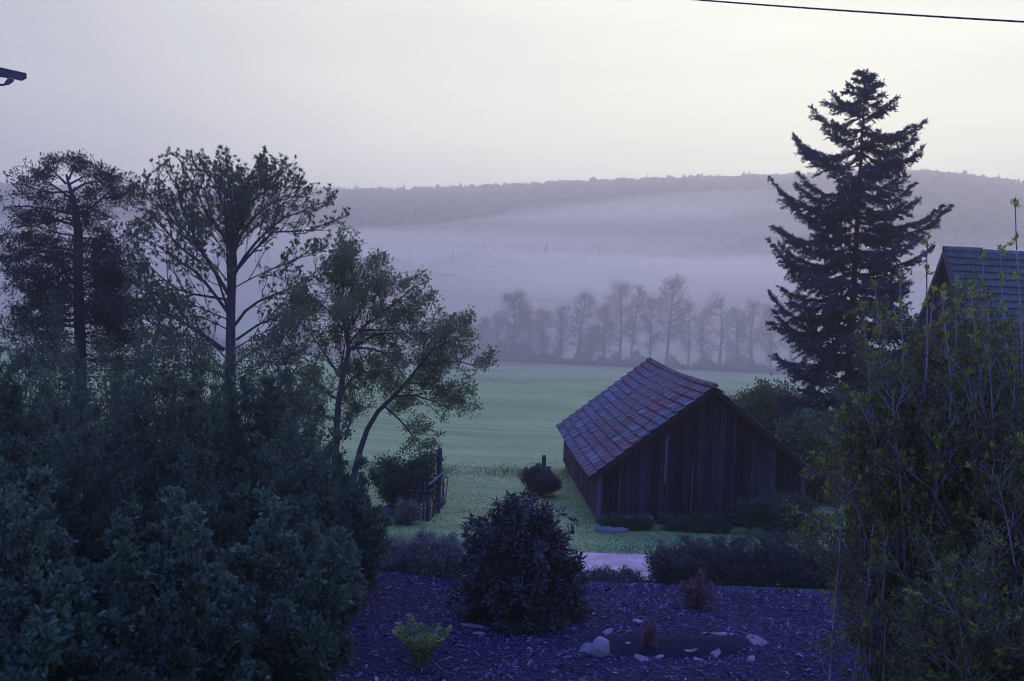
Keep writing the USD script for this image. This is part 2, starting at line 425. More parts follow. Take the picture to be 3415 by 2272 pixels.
br = np.random.default_rng(41)
OV, VG = 0.32, 0.35                                                  # eave and verge overhang
for s in (0, 1):
    sgn = 1 if s == 0 else -1
    uR = HS
    def rp(a, v, h, s=s):                                            # a: distance down the slope from the ridge, v along the ridge, h above the battens
        slope = math.atan2(RISE, HS)
        du = a * math.cos(slope); dz = -a * math.sin(slope)
        nx, nz = math.sin(slope) * h, math.cos(slope) * h
        return bp(HS - du - nx, v, EAVE + RISE + dz + nz) if s == 0 else bp(HS + du + nx, v, EAVE + RISE + dz + nz)
    SL = math.hypot(HS, RISE) * (1 if s == 0 else HS2 / HS)
    NC, NT = (14 if s == 0 else 13), 60
    sag = lambda v: -0.13 * math.sin(math.pi * min(max(v / BL, 0), 1))
    # boarding under the tiles
    bput('roof_deck', hexa([rp(a, v, h) for h in (-0.09, -0.03) for v in (0.0, BL) for a in (0.02, SL)]), 'dark_wood')
    bput('barge_board', hexa([rp(a, v, h) for h in (-0.15, 0.01) for v in (-0.03, -0.005) for a in (0.0, SL + 0.02)]), 'board', (0.009, 0.009, 0.012))
    ga, gt = SL / NC, BL / NT
    stuff, stuffcol = [], []
    for i in range(NC):
        for j in range(NT):
            v0, v1 = j * gt + 0.004, (j + 1) * gt - 0.004
            a0, a1 = i * ga - 0.02, (i + 1) * ga + 0.055
            hb = 0.066 + br.normal() * 0.009
            dv = br.normal() * 0.006; slip = max(0, br.normal() - 1.6) * 0.07
            def q(a, v, h):
                p = rp(a + slip, v + dv, h); p[2] += sag(v) * (1 - a / SL * 0.6); return p
            vm = 0.5 * (v0 + v1)
            top = [q(a1, v0, hb + 0.018), q(a1, vm, hb + 0.001), q(a1, v1, hb + 0.02), q(a0, v0, 0.004), q(a0, vm, -0.006), q(a0, v1, 0.006)]
            low = [q(a1, v0, hb - 0.012), q(a1, v1, hb - 0.012)]
            vv = np.array(top + low)
            ff = np.array([[0, 1, 4], [0, 4, 3], [1, 2, 5], [1, 5, 4], [6, 1, 0], [6, 7, 1], [7, 2, 1], [6, 0, 3], [7, 5, 2]])
            if s == 1: ff = ff[:, ::-1]
            # red tiles near the lane gable and in a slanting field; greyed ones up the rest of the roof
            vw, aw = vm / BL, (i + 0.5) / NC
            red = 0.56 - 0.26 * (1 - aw) + 0.10 * math.sin(i * 2.3) + br.normal() * 0.03
            isred = vw < red and not (aw > 0.93 and vw < 0.2)
            if aw > 0.86 and vw < 0.5: isred = br.uniform() < 0.35
            if 0.35 < aw < 0.7 and 0.55 < vw < 0.75 and br.uniform() < 0.45: isred = True
            if meshkit.noise(np.array([vm * 0.8, i * 0.3, 3.0]), 17) > 0.70: isred = not isred
            band = 0.9 + 0.25 * math.sin(j * 1.9 + i * 0.7)
            c = np.array([0.118, 0.063, 0.082]) if isred else (np.array([0.075, 0.078, 0.105]) if br.uniform() < 0.74 else np.array([0.118, 0.118, 0.150]))
            c = c * br.uniform(0.72, 1.2) * band
            if s == 0 and i >= 0 and j < 22 and 14 * 22 - (22 - j) > -1 and (j * NC + i) < 300:
                bput('roof_tile', (vv, ff), 'tile', c)
            else:
                stuff.append((vv, ff)); stuffcol.append(np.tile(c, (len(vv), 1)))
    bput('roof_tiles_beyond', cat(stuff), 'tile', np.vstack(stuffcol), kind='stuff')
for j in range(36):                                                  # ridge tiles
    v0 = j * BL / 36
    th = np.linspace(0, np.pi, 7)
    r0, r1 = 0.13, 0.105
    zb = EAVE + RISE + 0.0 - 0.13 * math.sin(math.pi * (j + .5) / 36) + br.normal() * 0.006
    a = [bp(HS + r0 * math.cos(t), v0 - 0.02, zb + r0 * math.sin(t)) for t in th] + [bp(HS + r1 * math.cos(t), v0 + BL / 36 + 0.02, zb + r1 * math.sin(t)) for t in th]
    f = [[k, k + 1, k + 8, k + 7] for k in range(6)]
    c = (np.array([0.15, 0.07, 0.08]) if br.uniform() < 0.5 else np.array([0.10, 0.09, 0.12])) * br.uniform(0.6, 1.2)
    bput('ridge_tile', cat([(a, f), ([a[k] for k in range(7)] + [bp(HS, v0 - 0.02, zb)], [[7, k + 1, k] for k in range(6)])]), 'tile', c)
# walls stand back from the roof's edge
u0, u1, w0, w1 = OV, HS + HS2 - OV, VG, BL - VG
def roof_under(u):
    return EAVE + RISE * (1 - abs(u - HS) / HS) - 0.13
inner = [bp(u, v, z) for v in (w0 + 0.05, w1 - 0.05) for u, z in ((u0 + 0.05, -0.3), (u1 - 0.05, -0.3), (u1 - 0.05, roof_under(u1 - 0.05)), (HS, roof_under(HS)), (u0 + 0.05, roof_under(u0 + 0.05)))]
bput('inner_wall', (inner, [[0, 1, 2], [0, 2, 3], [0, 3, 4], [5, 7, 6], [5, 8, 7], [5, 9, 8], [0, 5, 6], [0, 6, 1], [1, 6, 7], [1, 7, 2], [4, 3, 8], [4, 8, 9], [2, 7, 8], [2, 8, 3], [0, 4, 9], [0, 9, 5]]), 'dark_wood')
def wood():
    k = br.uniform()
    c = np.array([0.0105, 0.010, 0.016]) * br.uniform(0.35, 1.9)
    if k > 0.9: c = np.array([0.024, 0.023, 0.030]) * br.uniform(0.7, 1.3)
    return c
u = u0
while u < u1 - 0.05:
    wd = min(br.uniform(0.16, 0.25), u1 - u)
    zt0, zt1 = roof_under(u + 0.006), roof_under(u + wd - 0.006)
    zb = 0.02 + max(0, br.normal() * 0.10)
    pr = br.uniform(0.0, 0.022); br_gap = br.normal() * 0.008
    bput('gable_board', hexa([bp(uu, vv, zz) for zz in (0, 1) for vv in (0, 1) for uu in (0, 1)] if False else
         [bp(a, b, z) for zi in (0, 1) for b in (w0 - 0.03 - pr, w0 + 0.045 - pr) for a, z in ((u + 0.006, (zb, zt0)[zi]), (u + wd - 0.006 - max(0, br_gap), (zb, zt1)[zi]))]), 'board', wood())
    u += wd
v = w0
while v < w1 - 0.05:
    wd = min(br.uniform(0.26, 0.36), w1 - v)
    pr = br.uniform(0.0, 0.018)
    bput('wall_board', obox(bp(u0 - 0.03 - pr, v + 0.006, 0.03), bu * 0.075, bv * (wd - 0.012), bz * (roof_under(u0) - 0.03)), 'board', wood() * 1.8)
    v += wd
bput('back_wall', obox(bp(u0, w1 - 0.045, 0.0), bu * (u1 - u0), bv * 0.075, bz * roof_under(u0)), 'dark_wood')
bput('right_wall', obox(bp(u1 - 0.045, w0 + 0.05, 0.0), bu * 0.075, bv * (w1 - w0 - 0.1), bz * roof_under(u1)), 'dark_wood')
bput('corner_post', obox(bp(u0 - 0.07, w0 - 0.08, -0.05), bu * 0.15, bv * 0.15, bz * (roof_under(u0) + 0.0)), 'board', (0.05, 0.048, 0.062))
bput('corner_post', obox(bp(u1 - 0.06, w0 - 0.08, -0.05), bu * 0.15, bv * 0.15, bz * (roof_under(u1) + 0.0)), 'board', (0.03, 0.03, 0.04))
for a, b in ((0.62, 2.0),):
    bput('batten', obox(bp(u0 + 0.62, w0 - 0.075, 0.0), bu * 0.07, bv * 0.03, bz * 1.55), 'board', (0.030, 0.029, 0.038))
bput('batten', obox(bp(HS - 0.55, w0 - 0.075, 0.4), bu * 0.05, bv * 0.03, bz * 1.6), 'board', (0.034, 0.034, 0.046))
bput('batten', obox(bp(HS - 1.45, w0 - 0.075, 1.35), bu * 0.09, bv * 0.03, bz * 1.5), 'board', (0.055, 0.053, 0.065))
bput('foundation', obox(bp(u0 - 0.02, w0 - 0.015, -0.4), bu * (u1 - u0 + 0.04), bv * 0.06, bz * 0.38), 'stone', (0.10, 0.095, 0.12))
# ------------------------------------------------------------------ growing things
leafy('pine_needle', [(0, (0.015, 0.024, 0.030)), (0.6, (0.027, 0.042, 0.045)), (1, (0.053, 0.068, 0.057))], 0.1, 0.7)
leafy('spruce_needle', [(0, (0.032, 0.049, 0.081)), (0.6, (0.065, 0.092, 0.149)), (1, (0.115, 0.155, 0.216))], 0.1, 0.65)
leafy('ash_leaf', [(0, (0.052, 0.085, 0.039)), (0.6, (0.091, 0.143, 0.058)), (1, (0.156, 0.195, 0.085))], 0.3)
leafy('willow_leaf', [(0, (0.075, 0.125, 0.050)), (0.6, (0.138, 0.213, 0.081)), (1, (0.225, 0.288, 0.125))], 0.35)
leafy('shrub_leaf', [(0, (0.037, 0.075, 0.045)), (0.5, (0.088, 0.163, 0.094)), (0.85, (0.175, 0.263, 0.150)), (1, (0.263, 0.338, 0.188))], 0.3, 0.65, 1.1, 0.2)
leafy('grey_leaf', [(0, (0.12, 0.14, 0.12)), (0.6, (0.21, 0.235, 0.19)), (1, (0.30, 0.31, 0.25))], 0.3, 0.6, 1.2)
leafy('dark_leaf', [(0, (0.035, 0.049, 0.049)), (0.6, (0.070, 0.084, 0.091)), (1, (0.126, 0.126, 0.154))], 0.2, 0.55, 1.2)
leafy('laurel_leaf', [(0, (0.019, 0.027, 0.027)), (0.6, (0.043, 0.054, 0.054)), (0.9, (0.101, 0.101, 0.115)), (1, (0.351, 0.311, 0.338))], 0.15, 0.4, 2.0, 0.5)
leafy('olive_leaf', [(0, (0.08, 0.09, 0.03)), (0.5, (0.15, 0.17, 0.045)), (0.85, (0.24, 0.26, 0.065)), (1, (0.36, 0.36, 0.09))], 0.35, 0.5, 0.9)
leafy('spring_leaf', [(0, (0.20, 0.24, 0.04)), (0.6, (0.32, 0.36, 0.06)), (1, (0.45, 0.46, 0.10))], 0.4, 0.5, 1.5)
leafy('fern_leaf', [(0, (0.12, 0.17, 0.05)), (0.6, (0.20, 0.25, 0.07)), (1, (0.28, 0.32, 0.10))], 0.4, 0.5, 3.0)
leafy('rust_leaf', [(0, (0.13, 0.07, 0.075)), (1, (0.26, 0.15, 0.14))], 0.2, 0.8, 3.0)
leafy('lit_tip_leaf', [(0, (0.08, 0.13, 0.07)), (0.6, (0.13, 0.19, 0.10)), (1, (0.20, 0.26, 0.14))], 0.35, 0.55, 1.5)  # new growth, its colour paled so that shoot tips look lit
leafy('mist_leaf', [(0, (0.015, 0.02, 0.018)), (1, (0.035, 0.042, 0.034))], 0.15, 0.7, 0.2)


class Plant:
    """Collects branches (all with seven points) and leaf sites."""

    def __init__(self, seed):
        self.g = np.random.default_rng(seed); self.P, self.R, self.S, self.D = [], [], [], []

    def line(self, pts, r0, r1):
        pts = np.asarray(pts, float)
        s = np.concatenate([[0], np.cumsum(np.linalg.norm(np.diff(pts, axis=0), axis=1))])
        t = np.linspace(0, s[-1], 7)
        self.P.append(np.stack([np.interp(t, s, pts[:, k]) for k in range(3)], 1)); self.R.append(np.linspace(r0, r1, 7))
        return self.P[-1]

    def limb(self, p, d, L, r0, r1, wob=0.12, lift=0.05):
        pts, d = [np.asarray(p, float)], unit(np.asarray(d, float))
        for k in range(6):
            pts.append(pts[-1] + d * L / 6)
            d = unit(d + self.g.normal(size=3) * wob + np.array([0, 0, lift]))
        self.P.append(np.array(pts)); self.R.append(np.linspace(r0, r1, 7))
        return self.P[-1], d

    def side(self, axis, angle):
        """A direction at the given angle to axis, anywhere around it."""
        axis = unit(axis); n = self.g.normal(size=3); n = unit(n - axis * (n @ axis))
        return axis * math.cos(angle) + n * math.sin(angle)

    def spray(self, pts, r, specs, t0=0.3, site_t=0.5):
        """Side branches along a limb, level by level: specs = [(count, length, angle, lift, wobble), ...]; sites along the last level."""
        if not specs:
            return
        cnt, L, ang, lift, wob = specs[0]
        n = len(pts) - 1
        for t in (np.arange(cnt) + self.g.uniform(0, 1, cnt)) / cnt * (1 - t0) + t0:
            k = min(int(t * n), n - 1); p = pts[k] + (pts[k + 1] - pts[k]) * (t * n - k)
            d = self.side(pts[k + 1] - pts[k], ang * self.g.uniform(0.6, 1.3))
            l = L * self.g.uniform(0.55, 1.15) * (1.15 - 0.5 * t)
            rr = max(r * 0.5, 0.005)
            q, e = self.limb(p, d, l, rr, rr * 0.4, wob, lift)
            if len(specs) == 1:
                self.S.append(q[-1]); self.D.append(e)
                if self.g.uniform() < site_t:
                    self.S.append(q[4]); self.D.append(unit(q[5] - q[3]))
            else:
                self.spray(q, rr, specs[1:], 0.25, site_t)
                self.S.append(q[-1]); self.D.append(e)

    def wood(self, thick=0.012):
        P, R = np.array(self.P), np.array(self.R)
        big = R[:, 0] > thick
        out = []
        if big.any(): out.append(tubes(P[big], R[big], 6))
        if (~big).any(): out.append(tubes(P[~big], R[~big], 3))
        return cat(out)

    def sites(self):
        return np.array(self.S), unit(np.array(self.D))


def rosettes(S, D, n, L, Wd, rng, spread=1.0, jit=0.03, shape='rhomb', droop=0.0, fold=0.25):
    """n blades around every site."""
    p = np.repeat(S, n, 0) + rng.normal(size=(len(S) * n, 3)) * jit
    a = np.repeat(D, n, 0) + rng.normal(size=(len(S) * n, 3)) * spread
    a[:, 2] -= droop
    return leaves(p, a, L, Wd, rng, fold=fold, shape=shape)


def lower(pts, y0=225.0, k=0.19):
    return [(a, b + k * max(0.0, y0 - b)) for a, b in pts]


def px_line(pts, y, dy=0.0):
    n = len(pts)
    return np.array([at(px, py, y + dy * (k / max(n - 1, 1)) ** 1.2) for k, (px, py) in enumerate(pts)])


def turned(pts, pivot, ang, k=1.0):
    q = (pts - pivot) * [k, k, 1]; c, s = math.cos(ang), math.sin(ang)
    return np.stack([q[:, 0] * c - q[:, 1] * s, q[:, 0] * s + q[:, 1] * c, q[:, 2]], 1) + pivot


def finish(name, label, category, P, crown, crown_mat, base, trunk='trunk', bark='bark', foliage='crown', group=None, thick=0.012, extra=()):
    t = thing(name, label, category, base, group)
    put(trunk, P.wood(thick), bark, t, origin=t.loc, smooth=True)
    put(foliage, crown, crown_mat, t, origin=t.loc, kind='stuff')
    for nm, ms, mt in extra:
        put(nm, ms, mt, t, origin=t.loc, kind='stuff')
    return t


# ---- the pine on the left
YP = 44.0
P = Plant(101)
base = at(81, 410, YP); base[2] = ground_z(base[0], base[1]) - 0.1
trunk = px_line([(81, 392), (80.9, 361), (78.3, 275), (78.3, 232), (75.7, 216), (74, 199), (68.8, 185), (66.3, 174)], YP)
P.line(np.vstack([base, trunk[:4]]), 0.27, 0.17); P.line(trunk[3:], 0.165, 0.04)
tops = [([(79.2, 213), (92.9, 202.5), (103.3, 192), (112, 182), (127, 178)], 0.8), ([(74, 192), (68.8, 185), (44.7, 187), (31, 180), (20.6, 175)], -0.8),
        ([(68.8, 177), (82.6, 168), (96.4, 163)], 0.6), ([(103, 192), (110, 193), (122, 190), (132, 184)], 0.3), ([(74, 196), (56, 180), (42, 170), (30, 172)], 0.9), ([(72, 185), (84, 176), (100, 172), (112, 168)], -1.2),
        ([(74, 225), (63.7, 221.4), (56.8, 218), (37.9, 225), (13.8, 226.6)], -1.0), ([(75.7, 213), (51.6, 206), (25.8, 202.5), (3.4, 204)], 1.0), ([(66, 176), (58, 166), (50, 160)], 0), ([(69, 170), (72, 162), (78, 158)], 0.5)]
low = []
for k in range(40):
    py = 242 + 128 * (k + P.g.uniform(-0.5, 0.5)) / 40; sd = 1 if k % 2 else -1; R_ = P.g.uniform(40, 92) * (1 if sd < 0 else 0.8); dr = P.g.uniform(-8, 12); up_ = P.g.uniform(-6, 12)
    low.append(([(78, py), (78 + sd * R_ * 0.3, py + dr * 0.5 + P.g.normal() * 3), (78 + sd * R_ * 0.65, py + dr + P.g.normal() * 4), (78 + sd * R_, py + dr - up_)], P.g.normal() * 1.3))
for pts, dy in [(lower(a, 225, 0.16), b) for a, b in tops] + low:
    thin = pts in [x[0] for x in low]
    l = P.line(px_line(pts, YP, dy), 0.035 if thin else 0.055, 0.012)
    P.spray(l, 0.022, [(8, 0.8, 0.9, 0.04, 0.25), (4, 0.36, 0.8, 0.06, 0.25)], 0.18 if thin else 0.33)
for k in range(34):                                                   # limbs towards and away from the house
    z = P.g.uniform(0.15, 1.0); p = trunk[1] + (trunk[5] - trunk[1]) * z; a = P.g.uniform(0, 2 * math.pi)
    l, _ = P.limb(p, [0.8 * math.cos(a), math.sin(a), 0.1], P.g.uniform(1.2, 2.8) * (1.15 - 0.4 * z), 0.04, 0.012, 0.2, 0.02)
    P.spray(l, 0.03, [(6, 0.75, 0.9, 0.05, 0.2), (4, 0.35, 0.8, 0.08, 0.2)], 0.35)
S, D = P.sites()
n = 12
pp = np.repeat(S, n, 0) + P.g.normal(size=(len(S) * n, 3)) * [0.15, 0.15, 0.08]
crown = leaves(pp, np.repeat(D, n, 0) + P.g.normal(size=(len(pp), 3)) * 0.9 + [0, 0, 0.3], 0.13, 0.05, P.g)
finish('pine_tree', 'tall pine with bare upper trunk and flat layered dark crown, left edge', 'tree', P, crown, 'pine_needle', base)

# ---- the ash with upswept limbs
YA = 41.0
P = Plant(102)
base = at(230, 410, YA); base[2] = ground_z(base[0], base[1]) - 0.1
trunk = px_line([(230.6, 400), (230.6, 390), (230.6, 318), (232.3, 275), (231.5, 240), (231.5, 216), (241, 198), (249.5, 180), (253, 171)], YA)
P.line(np.vstack([base, trunk[:4]]), 0.24, 0.15); P.line(trunk[3:], 0.145, 0.02)
limbs = [([(223.7, 350), (201, 333), (172, 316), (155, 304), (148, 288), (138, 275)], 0.7), ([(229, 314), (213, 292), (198, 273), (181, 263), (162, 249), (145, 239)], -0.9),
         ([(229, 295), (220, 280), (206, 258), (186, 230), (172, 213), (162, 192), (155, 171)], 0.6), ([(230.6, 251), (220, 230), (208, 213), (198, 189), (194, 163)], -0.6),
         ([(234, 275), (246, 254), (265, 232), (284, 216), (306, 206), (318, 199)], 0.8), ([(235, 325), (249, 306), (268, 297), (292, 288), (318, 271)], -0.8),
         ([(232, 230), (244, 202), (258, 180), (272, 164)], 0.4), ([(236, 271), (253, 251), (275, 230), (303, 233), (325, 223)], -1.2),
         ([(212, 268), (196, 240), (182, 205), (176, 175)], -0.4), ([(231, 262), (240, 235), (262, 205), (284, 190), (300, 182)], -0.7), ([(231, 220), (222, 200), (216, 175), (212, 160)], 0.9),
         ([(200, 262), (178, 246), (160, 222), (143, 205)], 1.2), ([(230, 300), (205, 296), (180, 292), (150, 268), (138, 250)], 1.4), ([(236, 340), (262, 322), (290, 314), (305, 300)], 0.7), ([(228, 372), (205, 352), (180, 345), (158, 330)], -0.8), ([(232, 368), (255, 348), (280, 340), (300, 326)], -0.9), ([(229, 362), (210, 340), (188, 322), (170, 300)], 1.2),
         ([(231, 285), (212, 262), (190, 240), (168, 212), (150, 190)], -1.3), ([(229, 330), (200, 316), (165, 318), (140, 300)], -1.5),
         ([(230, 382), (215, 372), (192, 366), (168, 352)], 0.9), ([(231, 380), (250, 368), (272, 360), (292, 352)], 0.8), ([(229, 350), (206, 340), (180, 334), (152, 322)], -0.4), ([(233, 350), (256, 336), (278, 325), (300, 312)], 1.3), ([(229, 320), (196, 306), (160, 296), (136, 288)], 0.3),
         ([(231, 268), (222, 245), (200, 222), (188, 196), (184, 172)], 0.9), ([(232, 255), (252, 228), (280, 202), (296, 190)], 1.1), ([(231, 235), (238, 210), (262, 186), (280, 172)], -1.0), ([(230, 290), (258, 275), (290, 262), (312, 250)], 0.9)]
R0 = {0: .085, 1: .075, 2: .08, 4: .075, 5: .06}
L3 = []
for k, (pts, dy) in enumerate(limbs):
    L3.append(P.line(px_line(lower(pts), YA, dy), R0.get(k, 0.055 if k < 14 else 0.028), 0.010))
for k, ang in ((1, 1.3), (2, 1.7), (4, -1.4), (2, -1.5), (7, 1.9), (6, 2.2), (3, -2.0)):
    pts = px_line(lower(limbs[k][0]), YA, 0.0)
    L3.append(P.line(turned(pts, pts[0], ang, 0.85), 0.055, 0.012))
for l in L3 + [P.P[1]]:
    P.spray(l, 0.038, [(12, 1.4, 0.65, 0.15, 0.12), (6, 0.62, 0.55, 0.14, 0.14)], 0.2, 0.06)
S, D = P.sites()
crown = rosettes(S, D + [0, 0, 0.5], 8, 0.13, 0.05, P.g, 0.95, 0.02)
finish('ash_tree', 'broad bare-limbed ash tree with tufts of young leaves at its twig ends', 'tree', P, crown, 'ash_leaf', base)

# ---- the twin-stemmed tree right of it
YW = 38.0
P = Plant(103)
base = at(341, 500, YW); base[2] = ground_z(base[0], base[1]) - 0.1
t1 = px_line([(334, 500), (336, 440), (337, 420), (339, 397), (343, 375), (349, 350), (347, 337), (343, 317), (342, 296), (346, 262)], YW)
t2 = px_line([(350, 502), (356, 465), (363, 440), (371, 420), (383, 405), (394, 396), (406, 383), (418, 368), (428, 354), (442, 344), (458, 338)], YW, -0.5)
P.line(np.vstack([t1[0] - [0, 0, .4], t1[:6]]), 0.155, 0.085); P.line(t1[5:], 0.08, 0.015)
P.line(np.vstack([t2[0] - [0, 0, .4], t2[:6]]), 0.135, 0.075); P.line(t2[5:], 0.07, 0.015)
limbs = [([(349, 350), (360, 348), (375, 349), (386, 354), (396, 364), (404, 376)], -0.9), ([(349, 344), (360, 330), (375, 317), (394, 312), (420, 309)], 0.5), ([(420, 366), (437, 362), (454, 361), (476, 365)], 0.8),
         ([(343, 317), (337, 297), (344, 270), (344, 246)], 0.7), ([(353, 325), (362, 303), (370, 285), (380, 268)], -0.5), ([(340, 377), (327, 357), (313, 337), (303, 324)], 0.7), ([(375, 317), (385, 310), (398, 300), (410, 290)], -0.6),
         ([(343, 330), (330, 312), (316, 300), (306, 296)], -0.9), ([(345, 310), (352, 290), (352, 265), (350, 250)], 0.9), ([(394, 396), (415, 395), (435, 402), (452, 410)], 0.5), ([(406, 383), (430, 384), (452, 392), (466, 402)], -0.9),
         ([(383, 405), (400, 420), (415, 438), (425, 448)], 0.6), ([(428, 354), (440, 340), (452, 332), (462, 330)], 0.6), ([(339, 400), (325, 392), (312, 380), (300, 372)], 0.9), ([(337, 420), (322, 415), (310, 410), (298, 408)], -0.8), ([(360, 330), (375, 330), (396, 330), (415, 332)], 1.0),
         ([(339, 400), (350, 380), (362, 372), (380, 372)], 1.3), ([(345, 440), (352, 415), (356, 395)], 0.5), ([(350, 350), (372, 335), (400, 332), (425, 335), (440, 330)], -1.3)]
L3 = [P.P[1], P.P[3]]
for pts, dy in limbs:
    L3.append(P.line(px_line(pts, YW, dy), 0.045, 0.01))
for k, ang in ((0, 1.4), (1, -1.5), (2, 1.4), (4, 1.8), (5, -1.6), (6, 1.3), (9, 1.6)):
    pts = px_line(limbs[k][0], YW, 0.0)
    L3.append(P.line(turned(pts, pts[0], ang, 0.9), 0.04, 0.01))
for l in L3:
    P.spray(l, 0.022, [(13, 0.95, 0.75, 0.08, 0.16), (6, 0.45, 0.7, 0.06, 0.18)], 0.12, 0.7)
S, D = P.sites()
crown = rosettes(S, D + [0, 0, 0.2], 10, 0.095, 0.05, P.g, 0.8, 0.08)
finish('twin_stem_tree', 'green leafy tree with two leaning stems beside the meadow', 'tree', P, crown, 'willow_leaf', base)

# ---- the spruce behind the barn
YS = 46.0
P = Plant(104)
PXM = FPX / YS
base = at(846, 430, YS); base[2] = ground_z(base[0], base[1]) - 0.1
top = at(865.5, 72, YS)
P.line([base, base + (top - base) * 0.5, top], 0.24, 0.02)
hh = top[2] - base[2]
def axis_at(z): return base + (top - base) * ((z - base[2]) / hh)
pos, axs = [], []
def bough(p, az, L, tipup, droop, r=0.035):
    """A spruce bough: out, a little down, then up at the tip; twigs to both sides and hanging below."""
    g = P.g
    e = np.array([math.cos(az), math.sin(az), 0]); s_ = np.array([-e[1], e[0], 0])
    t = np.linspace(0, 1, 7)
    z = -droop * L * np.sin(np.pi * t * 0.75) + tipup * L * t ** 3
    pts = p + e * (L * t)[:, None] + s_ * (0.08 * L * np.sin(3 * t + az))[:, None] + np.stack([0 * t, 0 * t, z], 1)
    P.line(pts, r * (0.5 + L / 4), 0.006)
    n = max(8, int(L * 16))
    for u in (np.arange(n) + g.uniform(0, 1, n)) / n * 0.84 + 0.16:
        k = min(int(u * 6), 5); c = pts[k] + (pts[k + 1] - pts[k]) * (u * 6 - k); ax = unit(pts[k + 1] - pts[k])
        tl = (0.20 + 0.55 * L / 3.4 * math.sin(math.pi * min(1, u * 0.9 + 0.08))) * g.uniform(0.55, 1.2)
        sd = g.choice([-1, 1])
        d = unit(ax * g.uniform(0.5, 1.0) + s_ * sd * g.uniform(0.3, 1.0) + np.array([0, 0, g.uniform(-0.55, 0.22) + 0.3 * u * (tipup > .1)]))
        m = max(4, int(tl / 0.055))
        w = np.linspace(0.08, 1, m)[:, None]
        q = c + d * tl * w + np.array([0, 0, -0.28 * tl]) * w ** 2
        pos.append(np.repeat(q, 3, 0)); axs.append(np.repeat(np.tile(d, (m, 1)), 3, 0) + g.normal(size=(m * 3, 3)) * 0.55 + [0, 0, -0.12])
    q = pts[4:].repeat(5, 0); pos.append(q + g.normal(size=q.shape) * 0.03); axs.append(np.tile(ax, (len(q), 1)) + g.normal(size=q.shape) * 0.5)
def half_width(py):                                                  # how far the boughs reach, from the outline in the photograph
    return np.interp(py, [72, 82, 100, 115, 125, 140, 155, 185, 200, 220, 245, 275, 300, 330, 370, 430], [3, 11, 25, 34, 44, 50, 64, 72, 74, 78, 80, 80, 80, 82, 82, 80]) / PXM
z = top[2] - 0.25
k = 0
while z > base[2] + 0.8:
    py = 72 + (top[2] - z) * PXM
    Lm = half_width(py)
    nb = 4 if py < 110 else (5 if py < 200 else 6)
    off = P.g.uniform(0, 2 * math.pi)
    for j in range(nb):
        L = Lm * P.g.choice([P.g.uniform(0.45, 0.8), P.g.uniform(0.8, 1.05)], p=[0.55, 0.45])
        bough(axis_at(z + P.g.uniform(-0.12, 0.12)), off + j * 2 * math.pi / nb + P.g.uniform(-0.35, 0.35), L, P.g.uniform(0.12, 0.34) if py < 260 else P.g.uniform(0.0, 0.2), P.g.uniform(0.08, 0.2) if py > 120 else -0.25)
    z -= np.interp(py, [72, 110, 180, 300, 430], [0.24, 0.40, 0.50, 0.44, 0.40])
for tx, ty, fx_ in ((794, 142, 0), (925, 125, 0), (922, 152, 0), (773, 186, 0.3), (947, 215, -0.3), (915, 188, 0), (770, 248, 0), (919, 140, .4), (776, 318, 0.2), (812, 112, 0.), (833, 95, 0), (895, 100, 0.), (789, 204, .3), (782, 268, -.4), (770, 300, 0)):  # the long boughs that stand out
    e_ = at(tx, ty, YS); zc = e_[2] - 0.02 * abs(e_[0] - base[0]); a = axis_at(min(zc, top[2] - 0.5))
    bough(a - [0, 0, 0.05], math.atan2(fx_, e_[0] - a[0]), abs(e_[0] - a[0]), 0.30, 0.26)
pos, axs = np.vstack(pos), np.vstack(axs)
tl_ = P.g.normal(size=(260, 3)) * 0.05; tz = P.g.uniform(0, 1.1, 260)
pos = np.vstack([pos, top - np.stack([0 * tz, 0 * tz, tz], 1) + tl_ * (0.4 + tz)[:, None] * 2]); axs = np.vstack([axs, P.g.normal(size=(260, 3)) * 0.7 + [0, 0, 0.8]])
finish('spruce_tree', 'tall dark spruce with long upturned boughs standing behind the barn', 'tree', P, leaves(pos, axs, 0.17, 0.045, P.g), 'spruce_needle', base)

